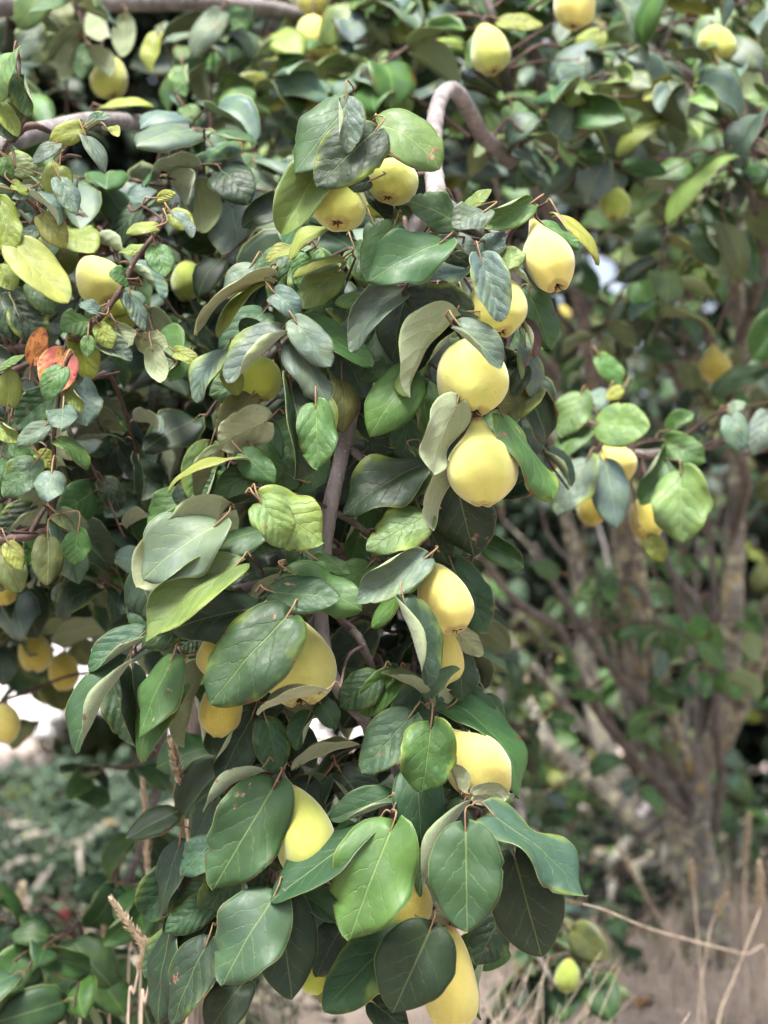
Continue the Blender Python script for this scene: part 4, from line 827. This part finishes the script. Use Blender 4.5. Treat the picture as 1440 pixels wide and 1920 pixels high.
QUINCES = [  # stalk x,y  calyx x,y  width  distance  lean towards us  shape  tone  tree  label
 (642, 343, 628, 420, 102, 1.99, .75, 'round', 'h', 0, 'squat yellow-green quince under the topmost leaf cluster, dark star-shaped base facing us'),
 (748, 303, 727, 374, 94, 2.01, .5, 'round', 'h', 0, 'yellow-green quince tucked below a pale green leaf beside the squat one'),
 (714, 362, 708, 408, 56, 2.10, .2, 'round', 'g', 0, 'small sliver of green quince showing below two larger ones at the top'),
 (925, 518, 937, 626, 105, 2.00, .35, 'round', 'y', 0, 'quince with a blue-green leaf lying over its upper left, second in the vertical row'),
 (879, 634, 888, 774, 133, 1.97, .18, 'round', 'y', 0, 'big round quince with a grey-green leaf draped on top, third in the vertical row'),
 (894, 783, 915, 945, 134, 1.97, .10, 'pear', 'y', 0, 'large smooth pear-shaped quince with narrow neck at the bottom of the vertical row'),
 (999, 413, 1044, 541, 100, 2.00, .42, 'pear', 'o', 0, 'pear-shaped golden quince highest on the hanging bough, dark pit near its lower end'),
 (811, 1056, 857, 1183, 106, 1.99, .38, 'tall', 'o', 0, 'golden quince with a deep crease and brown scar beside a dark hanging leaf'),
 (838, 1172, 828, 1290, 74, 2.05, .1, 'tall', 'o', 0, 'narrow strip of golden quince below the creased one, half behind a dark leaf'),
 (545, 1156, 563, 1318, 136, 1.99, .35, 'tall', 'y', 0, 'large yellow quince on the left half covered by a big leaf, pale curled leaf beneath'),
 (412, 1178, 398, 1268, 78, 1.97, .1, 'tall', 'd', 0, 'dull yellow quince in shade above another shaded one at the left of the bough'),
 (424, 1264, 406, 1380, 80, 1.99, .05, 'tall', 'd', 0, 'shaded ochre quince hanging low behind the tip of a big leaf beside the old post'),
 (831, 1366, 942, 1487, 118, 2.00, .12, 'pear', 'o', 0, 'golden pear-shaped quince lying at a slant with curled brown-edged leaves below'),
 (537, 1472, 592, 1648, 118, 1.95, .15, 'tall', 'h', 0, 'lime-yellow quince between a broad leaf and a long folded leaf near the bottom'),
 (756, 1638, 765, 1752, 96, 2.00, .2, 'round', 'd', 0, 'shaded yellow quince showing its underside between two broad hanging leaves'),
 (846, 1735, 847, 1935, 106, 2.00, .1, 'tall', 'o', 0, 'long orange-yellow quince cut off by the bottom edge behind a dark leaf'),
 (590, 1800, 596, 1864, 60, 2.06, .1, 'round', 'g', 0, 'small lime-green quince peeping out at the bottom of the leaf cluster'),
 (702, 1815, 702, 1890, 66, 2.05, .1, 'round', 'o', 0, 'bit of orange quince peeping out between the two lowest dark leaves'),
 (486, 668, 488, 750, 80, 2.06, .2, 'round', 'g', 0, 'olive-green quince hidden under the broad blue-green leaves on the left of the bough'),
 (790, 478, 777, 538, 52, 2.08, .1, 'round', 'h', 0, 'tiny bit of quince showing under a broad leaf near the top of the bough'),
 (160, 482, 206, 566, 88, 2.22, .35, 'tall', 'y', 1, 'pale yellow quince with dark base behind a thin shoot at the left'),
 (226, 548, 222, 620, 74, 2.28, .1, 'round', 'g', 1, 'greenish quince just below the pale yellow one behind the thin shoot'),
 (194, 106, 214, 182, 66, 3.05, .3, 'round', 'h', 1, 'blurred quince with a grey leaf over it at the upper left'),
 (588, 28, 591, 108, 66, 3.1, .2, 'round', 'y', 0, 'blurred lumpy quince at the top, lower of two hanging one above the other'),
 (588, -45, 588, 29, 62, 3.15, .1, 'round', 'y', 0, 'blurred quince at the top edge directly above another'),
 (632, 68, 622, 116, 52, 3.25, .1, 'round', 'h', 0, 'blurred quince partly hidden to the lower right of the stacked pair at the top'),
 (906, 46, 924, 134, 76, 2.8, .3, 'tall', 'h', 0, 'slightly blurred quince with yellow spotted leaf, above the arch of the grey bough'),
 (1080, -50, 1075, 52, 82, 2.8, .25, 'round', 'o', 0, 'golden quince cut off by the top edge right of centre'),
 (1336, 48, 1350, 120, 68, 2.95, .15, 'round', 'h', 0, 'blurred yellow quince at the upper right corner beside the grey stem'),
 (1152, 348, 1150, 410, 60, 2.9, .2, 'round', 'v', 0, 'blurred lime-green quince among leaves at the upper right'),
 (1338, 646, 1346, 718, 62, 3.5, .1, 'pear', 'd', 0, 'blurred pear-shaped quince above a long green leaf near the right edge'),
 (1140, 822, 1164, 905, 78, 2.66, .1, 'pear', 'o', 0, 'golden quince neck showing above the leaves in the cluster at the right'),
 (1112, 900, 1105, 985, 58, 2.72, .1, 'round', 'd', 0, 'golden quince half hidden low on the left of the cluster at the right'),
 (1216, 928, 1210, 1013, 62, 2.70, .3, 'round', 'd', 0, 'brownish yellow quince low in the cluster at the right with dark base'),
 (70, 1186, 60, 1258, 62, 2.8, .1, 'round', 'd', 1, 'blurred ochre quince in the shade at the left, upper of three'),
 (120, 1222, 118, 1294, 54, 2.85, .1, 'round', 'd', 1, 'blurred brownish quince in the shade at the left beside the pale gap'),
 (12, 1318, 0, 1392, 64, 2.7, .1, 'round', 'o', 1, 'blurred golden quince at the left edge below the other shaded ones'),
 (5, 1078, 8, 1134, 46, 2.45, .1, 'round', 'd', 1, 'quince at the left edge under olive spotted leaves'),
 (1066, 1796, 1060, 1860, 48, 2.95, .1, 'tall', 'v', 0, 'blurred lime-green quince near the ground right of the hanging bough'),
 (350, 488, 352, 562, 62, 2.42, .1, 'round', 'v', 1, 'shaded green quince deep among leaves left of the bough'),
 (848, -14, 850, 32, 34, 3.3, .1, 'round', 'h', 0, 'tiny blurred yellow quince tip at the top edge'),
 (1148, 600, 1153, 642, 38, 4.4, .1, 'pear', 'd', 0, 'tiny far blurred quince among the dark stems in the middle right'),
 (1056, 572, 1054, 612, 34, 4.4, .1, 'round', 'd', 0, 'tiny far blurred quince just right of the hanging bough')]
for k, (sx, sy, cx, cy, w, D, lean, shape, tone, tr, label) in enumerate(QUINCES):
    l = math.hypot(cx - sx, cy - sy) / FPX * D
    s = at(sx, sy, D + .5 * lean * l); c = at(cx, cy, D - .5 * lean * l)
    z = (c - s); ln = z.length; wm = w / FPX * D
    R0 = z.to_track_quat('Z', 'Y').to_matrix() @ Matrix.Rotation(rg.uniform(0, 6.28), 3, 'Z')
    q = empty('quince', s); tag(q, label, 'quince', 'quinces hanging on the trees')
    M4 = Matrix.Translation(s) @ R0.to_4x4() @ Matrix.Diagonal((wm, wm, ln, 1))
    me, cm = FM[shape][rg.randrange(4)]
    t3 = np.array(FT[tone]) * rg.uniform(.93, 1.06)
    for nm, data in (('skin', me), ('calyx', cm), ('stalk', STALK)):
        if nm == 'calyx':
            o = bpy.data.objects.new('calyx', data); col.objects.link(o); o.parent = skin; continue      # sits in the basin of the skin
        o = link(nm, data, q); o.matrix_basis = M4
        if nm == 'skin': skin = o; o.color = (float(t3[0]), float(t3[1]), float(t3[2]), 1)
    # the twig it hangs from
    n = nearest(tr, s, .03); top = s - z.normalized() * ln * .10
    b = Bag(); d = (top - n).length
    b.tube(spline([tuple(n), tuple((n + top) / 2 + Vector((0, .2, .25)) * d * .5), tuple(top)], 6), [.0035, .0028, .0025], 6, 0, .1)
    b.build('twig', [BARK_DARK], TREE_R if tr == 0 else TREE_L)

# ================================================================= old post, plant tag
def wood_grey():
    m, t, b = new_mat('weathered_wood')
    P = t.vmul(t.pos(), (1, 1, .06))
    n = t.noise(P, 170, 5, 0.7); n2 = t.noise(t.pos(), 20, 3)
    c = t.mix(t.step(n, .35, .65), C(.085, .066, .055), C(.30, .25, .215))
    c = t.mix(t.m('MULTIPLY', t.step(n2, .5, .7), .4), c, C(.20, .20, .15))
    t.put(b.inputs['Base Color'], c); b.inputs['Roughness'].default_value = .9
    t.put(b.inputs['Normal'], t.bump(n, .9, .004)); return m
pb = at(352, 1700, 2.42); pb.z = gz(pb.x, pb.y)
POST = empty('fence_post', pb); tag(POST, 'weathered grey wooden post behind the lower leaves of the bough', 'post')
pt = at(372, 1215, 2.42)
b = Bag(); b.tube(spline([tuple(pb - Vector((0, 0, .1))), tuple(pb.lerp(pt, .4)), tuple(pt)], 8), [.027, .025, .022], 14, 0, .10); b.build('shaft', [wood_grey()], POST)
WIRE = plain('rusty_wire', (.10, .06, .045), .6)
b = Bag(); w0 = at(350, 1420, 2.40)
b.tube(spline([tuple(w0 + Vector((.028 * math.cos(a_), .028 * math.sin(a_), .001 * k))) for k, a_ in enumerate(np.linspace(0, 6.0, 10))] + [tuple(at(420, 1392, 2.42)), tuple(at(520, 1378, 2.5)), tuple(at(640, 1390, 2.6))], 4), [.0012, .0012], 6)
b.build('wire', [WIRE], POST)
tp = at(1212, 1510, 4.2)
TAG = empty('plant_tag', tp); tag(TAG, 'small blank white plastic tag hanging at the fork of the lichened trunk', 'tag')
bx = Bag(); hx, hy, hz = .011, .0008, .030
Vb = np.array([[sx * hx * (1 if sz < 0 else .8), sy * hy, sz * hz] for sx in (-1, 1) for sy in (-1, 1) for sz in (-1, 1)])
bx.add(Vb, [(0, 1, 3, 2), (4, 6, 7, 5), (0, 4, 5, 1), (2, 3, 7, 6), (0, 2, 6, 4), (1, 5, 7, 3)])
o = bx.build('label_strip', [plain('white_plastic', (.72, .70, .72), .5, .05)], TAG, False)
o.matrix_basis = Matrix.Translation(tp) @ Matrix.Rotation(R(38), 4, 'Y')
b = Bag(); b.tube(spline([tuple(tp + Vector((.018, 0, .022))), tuple(tp + Vector((.05, .05, .04))), tuple(at(1262, 1500, 4.4))], 4), [.001, .001], 5); b.build('tie', [WIRE], TAG)

# ================================================================= dry grass
def blade_tuft(cx, cy, n, h, rg, bag, k_=1.0, mi=0):
    for _ in range(n):
        x, y = cx + rg.gauss(0, .06), cy + rg.gauss(0, .06); z = gz(x, y) - .01
        hh = h * rg.uniform(.55, 1.15); dx, dy = rg.gauss(0, .22) * hh, rg.gauss(0, .22) * hh; r_ = rg.uniform(.0009, .0018) * k_
        p = [(x, y, z), (x + dx * .25, y + dy * .25, z + hh * .5), (x + dx, y + dy, z + hh * rg.uniform(.75, 1))]
        bag.tube(spline(p, 3), [r_, r_ * .8, r_ * .3], 3, mi)
bg_ = Bag(); rg = random.Random(21)
for _ in range(150): blade_tuft(rg.uniform(-.55, .28), rg.uniform(2.25, 3.1), 16, .50, rg, bg_)
for _ in range(330): blade_tuft(rg.uniform(.2, 2.4), rg.uniform(3.6, 6.4), 11, .12, rg, bg_, 2.4, rg.randrange(2))
for _ in range(60): blade_tuft(rg.uniform(.85, 1.6), rg.uniform(3.6, 4.9), 12, .30, rg, bg_)
for _ in range(90): blade_tuft(rg.uniform(-1.6, -.3), rg.uniform(2.9, 5.5), 14, .30, rg, bg_)
tag(bg_.build('dry_grass', [STRAW, STRAW_DULL]), 'matted dry straw-coloured grass on the ground', None, None, 'stuff')
fm = Mass()
for _ in range(70):
    x, y = rg.uniform(.1, 2.0), rg.uniform(3.0, 5.6); L_ = rg.uniform(.05, .085); a_ = rg.uniform(0, 6.28)
    m_ = Matrix.Translation((x, y, gz(x, y) + .012)) @ Matrix.Rotation(a_, 4, 'Z') @ Matrix.Rotation(rg.uniform(-.3, .3), 4, 'Y') @ Matrix.Diagonal((L_ * .75, L_, L_, 1))
    fm.leaf(m_, rg.choice([(.22, .12, .05, 1), (.16, .08, .04, 1), (.30, .22, .07, 1)]), rg, rg.choice('wcCa'))
tag(link('fallen_leaves', mesh_np('fallen_leaves', np.vstack(fm.V), np.vstack(fm.F), MASS_MATS, np.concatenate(fm.M), {'lf': ('FLOAT_VECTOR', np.vstack(fm.lf)), 'col': ('FLOAT_COLOR', np.vstack(fm.c)), 'rnd': ('FLOAT', np.concatenate(fm.r))})), 'brown fallen leaves scattered on the dry ground', None, None, 'stuff')
def stalk(spec, head, rad, label):
    """one dry grass stalk: stem through the points, feathery seed head over its last stretch"""
    P = pts(spec); foot = Vector(P[0]); foot.z = gz(foot.x, foot.y)
    root = empty('grass_stalk', foot); tag(root, label, 'grass stalk', 'dry grass stalks with seed heads')
    path = spline([tuple(foot)] + [tuple(p) for p in P], 8)
    b = Bag(); b.tube(path, [.0022, .0018, .0012], 6); b.build('stem', [STRAW], root)
    b = Bag(); n = len(path); i0 = int(n * (1 - head)); tot = n - i0
    for k in range(420):
        u = i0 + rg.random() * (tot - 1.01); i_ = int(u); q = path[i_] + (path[i_ + 1] - path[i_]) * (u - i_)
        T = path[i_ + 1] - path[i_]; T = T / np.linalg.norm(T); f = (u - i0) / tot
        rr = 1.1 * rad * (math.sin(math.pi * min(1, .12 + f * .88)) ** .6)
        d = np.array([rg.gauss(0, 1), rg.gauss(0, 1), rg.gauss(0, 1)]); d -= T * d.dot(T); d /= np.linalg.norm(d) + 1e-6
        e = q + T * rg.uniform(.004, .016) + d * rr * rg.uniform(.5, 1.25); s_ = np.cross(T, d) * .0014
        m_ = q + (e - q) * .55
        b.add([q, m_ + s_, m_ - s_ + d * .0006, e], [(0, 1, 3), (0, 3, 2), (0, 2, 1), (1, 2, 3)])
    b.build('seed_head', [STRAW_HEAD], root, False)
stalk('352,1640,2.30 350,1560,2.26 340,1480,2.24 322,1395,2.22', .30, .008, 'dry seed head leaning left in front of the grey post')
stalk('262,1900,2.5 272,1700,2.5 276,1600,2.5 268,1470,2.5', .34, .008, 'tall upright dry grass stalk left of the grey post')
stalk('400,1900,2.25 362,1840,2.22 318,1815,2.2 270,1770,2.2 212,1690,2.2', .42, .009, 'dry seed head lying at a slant beside the lowest dark leaves')
stalk('205,1900,2.6 200,1800,2.6 196,1745,2.6 200,1690,2.6', .40, .008, 'upright dry seed head crossing behind the slanting one')
stalk('265,1930,2.3 272,1880,2.3 284,1830,2.3 292,1795,2.3', .36, .007, 'short pale seed head in focus near the bottom left')
stalk('240,1930,2.35 252,1860,2.35 262,1810,2.35 275,1775,2.35', .34, .007, 'short seed head just left of the pale one near the bottom')
stalk('150,1940,2.7 146,1880,2.7 140,1830,2.7 126,1800,2.7', .42, .011, 'thick blurred seed head at the bottom left')
stalk('178,1930,2.9 176,1850,2.9 176,1810,2.9 178,1770,2.9', .36, .010, 'blurred brown seed head between two others at the bottom left')
stalk('240,1880,2.7 246,1760,2.7 250,1710,2.7 256,1670,2.7', .30, .008, 'blurred seed head under the long lime leaf at the left')
stalk('40,1930,4.0 40,1820,4.0 40,1740,4.0 40,1660,4.0', .40, .022, 'far blurred tan seed head near the left edge')
stalk('12,1940,3.6 14,1860,3.6 14,1800,3.6 12,1770,3.6', .25, .012, 'far blurred pale stalk at the left edge')
stalk('1345,1935,3.2 1378,1830,3.2 1420,1720,3.2 1425,1690,3.2 1424,1622,3.2', .28, .010, 'thick yellow seed head on a bent stalk at the right edge')
stalk('1400,1850,3.8 1395,1690,3.8 1398,1600,3.8 1404,1530,3.8', .36, .011, 'upright tan seed head right of the trunk')
stalk('1310,1900,3.4 1328,1760,3.4 1340,1720,3.4 1360,1680,3.4', .24, .009, 'small yellow seed head leaning right in front of the trunk')
stalk('1440,1800,3.3 1390,1788,3.2 1230,1745,2.9 1130,1705,2.6 1058,1688,2.3', .10, .003, 'thin straw stem slanting from the right edge to the lowest leaves')
stalk('1380,1930,3.9 1300,1830,3.9 1240,1730,3.9 1160,1590,3.9', .20, .007, 'long straw stem leaning left across the trunk')
stalk('1322,1920,3.4 1312,1800,3.4 1302,1690,3.4 1296,1620,3.4', .22, .008, 'thin pale stalk upright against the trunk')

# ================================================================= background: evergreens, shrubs, pale house, red gate
def needle_mat(name, c1, c2):
    m, t, b = new_mat(name)
    n = t.noise(t.pos(), 3.0, 3); n2 = t.noise(t.pos(), 25, 2)
    c = t.mix(t.step(t.m('ADD', t.m('MULTIPLY', n, .6), t.m('MULTIPLY', n2, .4)), .35, .65), C(*c1), C(*c2))
    t.put(b.inputs['Base Color'], c); b.inputs['Roughness'].default_value = .6; b.inputs['Specular IOR Level'].default_value = .3
    return m
def evergreen(x, y, h, rad, mat, label, n=9000, size=.11, cat='tree', name='evergreen_tree', shape='cone', seed=0, group='trees behind the orchard', z0=0.2):
    rn = np.random.default_rng(seed); z = gz(x, y)
    root = empty(name, (x, y, z)); tag(root, label, cat, group)
    b = Bag(); b.tube(spline([(x, y, z - .1), (x + .05, y, z + h * .5), (x, y, z + h * .96)], 8), [rad * .09, rad * .06, .02], 10, 0, .08)
    # limbs
    nl = 26; limbs = []
    for k in range(nl):
        f = z0 + (1 - z0) * (k + rn.uniform()) / nl * .95; a_ = k * 2.4
        rr = 1.1 * rad * ((1 - f) ** .7 + .08 if shape == 'cone' else math.sqrt(max(.05, 1 - ((f - .5) / .52) ** 2)))
        s_ = np.array([x, y, z + f * h * .95]); e = s_ + np.array([math.cos(a_) * rr, math.sin(a_) * rr, min(rr, h * .5) * rn.uniform(-.25, .3)])
        limbs.append((s_, e)); b.tube(spline([tuple(s_), tuple((s_ + e) / 2 + [0, 0, .08]), tuple(e)], 4), [.03, .018, .006], 5)
    b.build('trunk', [BARK_OLD], root)
    # foliage: small sprays on and round the limbs, in clumps
    clumps = []
    for s_, e in limbs:
        for q in range(9):
            u = rn.uniform(.25, 1.05); clumps.append(s_ + (e - s_) * u + rn.normal(0, 1, 3) * np.array([.12 * rad, .12 * rad, min(.12 * rad, .1 * h)]))
    clumps = np.array(clumps); ci = rn.integers(0, len(clumps), n)
    sg_ = .11 * rad + .05; c = clumps[ci] + rn.normal(0, 1, (n, 3)) * np.array([sg_, sg_, min(sg_, .12 * h)])
    d = rn.normal(0, 1, (n, 3)); d[:, 2] -= .3; d /= np.linalg.norm(d, axis=1)[:, None]
    s2 = np.cross(d, rn.normal(0, 1, (n, 3))); s2 /= np.linalg.norm(s2, axis=1)[:, None]; s3 = np.cross(d, s2)
    L = (size * rn.uniform(.5, 1.3, n))[:, None]
    V = np.stack([c, c + d * L * .5 + s2 * L * .28, c + d * L, c + d * L * .5 - s2 * L * .28, c + d * L * .5 + s3 * L * .10], 1).reshape(-1, 3)
    k0 = np.arange(n) * 5
    F = np.concatenate([np.stack([k0, k0 + 1, k0 + 4], -1), np.stack([k0 + 1, k0 + 2, k0 + 4], -1), np.stack([k0 + 2, k0 + 3, k0 + 4], -1), np.stack([k0 + 3, k0, k0 + 4], -1), np.stack([k0, k0 + 3, k0 + 1], -1), np.stack([k0 + 1, k0 + 3, k0 + 2], -1)])
    link('crown', mesh_np('crown', V, F, [mat], smooth=False), root)
NEEDLE = needle_mat('needles_dark', (.010, .022, .013), (.030, .052, .028))
NEEDLE2 = needle_mat('needles_mid', (.014, .030, .016), (.045, .078, .040))
NEEDLE3 = needle_mat('needles_pale', (.030, .055, .034), (.070, .108, .066))
LEAFY = needle_mat('leafy_yellow', (.06, .10, .025), (.17, .20, .05))
evergreen(-3.0, 10.5, 11.0, 2.9, NEEDLE, 'dark evergreen showing through the gap at the upper left', 46000, .21, seed=1, z0=.22, shape='round')
evergreen(.6, 8.6, 8.5, 2.1, NEEDLE, 'dark evergreen behind the hanging bough', 30000, .14, seed=2, z0=.10, shape='round')
evergreen(2.6, 8.0, 7.5, 2.0, NEEDLE2, 'dark evergreen behind the lichened trunk', 28000, .14, seed=3, z0=.03, shape='round')
evergreen(5.2, 9.5, 8.0, 2.2, NEEDLE, 'dark evergreen beyond the right edge', 12000, .14, seed=4, z0=.05, shape='round')
evergreen(-4.8, 9.5, 8.0, 2.2, NEEDLE, 'dark evergreen beyond the left edge', 12000, .14, seed=5, z0=.12, shape='round')
evergreen(-1.0, 8.0, .36, .75, NEEDLE3, 'low spreading conifer blurred in the gap at the lower left', 14000, .09, seed=6, shape='round', z0=.05)
evergreen(-1.85, 7.8, .34, .75, NEEDLE3, 'low conifer at the left edge behind the seed heads', 14000, .09, seed=7, shape='round', z0=.05)
evergreen(-2.1, 12.8, .50, .38, LEAFY, 'yellow-green shrub in front of the pale house', 3000, .08, 'shrub', 'shrub', 'round', 8, 'shrubs in the background', .05)
evergreen(-1.75, 7.4, .36, .5, LEAFY, 'low yellow-green shrub above the red fence', 2600, .06, 'shrub', 'shrub', 'round', 9, 'shrubs in the background', .05)
evergreen(-1.55, 6.3, .36, .5, NEEDLE3, 'low dark green shrub beside the red fence', 7000, .06, 'shrub', 'shrub', 'round', 10, 'shrubs in the background', .05)
evergreen(-.55, 5.9, .40, .55, NEEDLE3, 'dark green shrub behind the weathered post', 7000, .06, 'shrub', 'shrub', 'round', 11, 'shrubs in the background', .05)
evergreen(-1.0, 5.6, .32, .45, NEEDLE2, 'low dark green shrub between the red fence and the post', 7000, .05, 'shrub', 'shrub', 'round', 14, 'shrubs in the background', .05)
evergreen(-2.1, 7.0, .40, .6, NEEDLE2, 'dark shrub at the left edge beyond the red fence', 7000, .06, 'shrub', 'shrub', 'round', 15, 'shrubs in the background', .05)
evergreen(-1.45, 5.3, .28, .4, NEEDLE2, 'low dark shrub in the corner behind the red fence', 7000, .05, 'shrub', 'shrub', 'round', 16, 'shrubs in the background', .05)
evergreen(-.62, 4.4, .20, .35, NEEDLE2, 'small dark shrub in the grass left of the weathered post', 2200, .045, 'shrub', 'shrub', 'round', 17, 'shrubs in the background', .05)
evergreen(.35, 7.0, .5, .6, NEEDLE2, 'dark green shrub under the leaning limb of the lichened tree', 3000, .06, 'shrub', 'shrub', 'round', 12, 'shrubs in the background', .05)
evergreen(.75, 5.7, .22, .4, NEEDLE, 'dark low shrub just behind the lichened trunk', 2600, .05, 'shrub', 'shrub', 'round', 19, 'shrubs in the background', .05)
evergreen(1.5, 5.9, .30, .45, NEEDLE, 'dark low shrub right of the lichened trunk', 2600, .05, 'shrub', 'shrub', 'round', 20, 'shrubs in the background', .05)
evergreen(2.0, 6.3, .6, .6, NEEDLE2, 'dark green shrub at the right edge behind the trunk', 3000, .06, 'shrub', 'shrub', 'round', 13, 'shrubs in the background', .05)
# pale house far off
HX, HY = -4.0, 20.0; HZ = gz(HX, HY)
HOUSE = empty('house', (HX, HY, HZ)); tag(HOUSE, 'far pale white house wall glimpsed between the leaves', 'house')
WHITE = plain('white_render', (.80, .80, .82), .8, .04, 2); ROOF = plain('slate_roof', (.16, .15, .16), .7, .2, 6); GLASS = plain('window_glass', (.05, .06, .07), .15, .1)
def box(x0, x1, y0, y1, z0, z1):
    return [[x, y, z] for x in (x0, x1) for y in (y0, y1) for z in (z0, z1)], [(0, 1, 3, 2), (4, 6, 7, 5), (0, 4, 5, 1), (2, 3, 7, 6), (0, 2, 6, 4), (1, 5, 7, 3)]
b = Bag(); b.add(*box(HX - 5, HX + 6.5, HY, HY + 7, HZ - .6, HZ + 3.0)); b.build('wall', [WHITE], HOUSE, False)
b = Bag(); b.add([[HX - 5.3, HY - .4, HZ + 3.0], [HX + 6.8, HY - .4, HZ + 3.0], [HX + 6.8, HY + 7.4, HZ + 3.0], [HX - 5.3, HY + 7.4, HZ + 3.0], [HX - 5.3, HY + 3.5, HZ + 5.2], [HX + 6.8, HY + 3.5, HZ + 5.2]],
                 [(0, 1, 5, 4), (2, 3, 4, 5), (0, 4, 3), (1, 2, 5), (0, 3, 2, 1)]); b.build('roof', [ROOF], HOUSE, False)
for wx in (-3.6, 2.6, 5.2):
    b = Bag(); b.add(*box(HX + wx, HX + wx + .9, HY - .03, HY + .01, HZ + 1.0, HZ + 2.3)); wd = b.build('window', [WHITE], HOUSE, False)
    pn = Bag(); pn.add(*box(HX + wx + .08, HX + wx + .82, HY - .035, HY - .031, HZ + 1.08, HZ + 2.22)); po = pn.build('pane', [GLASS], None, False); po.parent = wd; po.matrix_parent_inverse = Matrix.Identity(4)
# low red picket fence at the left
gx, gy = -1.04, 5.0; gzz = gz(gx, gy)
GATE = empty('picket_fence', (gx, gy, gzz)); tag(GATE, 'blurred low dark red picket fence in the lower left corner', 'fence')
RED = plain('red_paint', (.06, .010, .010), .6, .2, 8)
for k in range(4):
    b = Bag(); x0 = gx - .14 + k * .055; b.add(*box(x0, x0 + .04, gy, gy + .015, gzz + .01, gzz + .17)); b.build('slat', [RED], GATE, False)
for z0_ in (.03, .12):
    b = Bag(); b.add(*box(gx - .16, gx + .09, gy + .018, gy + .035, gzz + z0_, gzz + z0_ + .03)); b.build('rail', [RED], GATE, False)
b = Bag(); b.add(*box(gx + .10, gx + .13, gy - .01, gy + .03, gzz - .05, gzz + .22)); b.build('post', [RED], GATE, False)
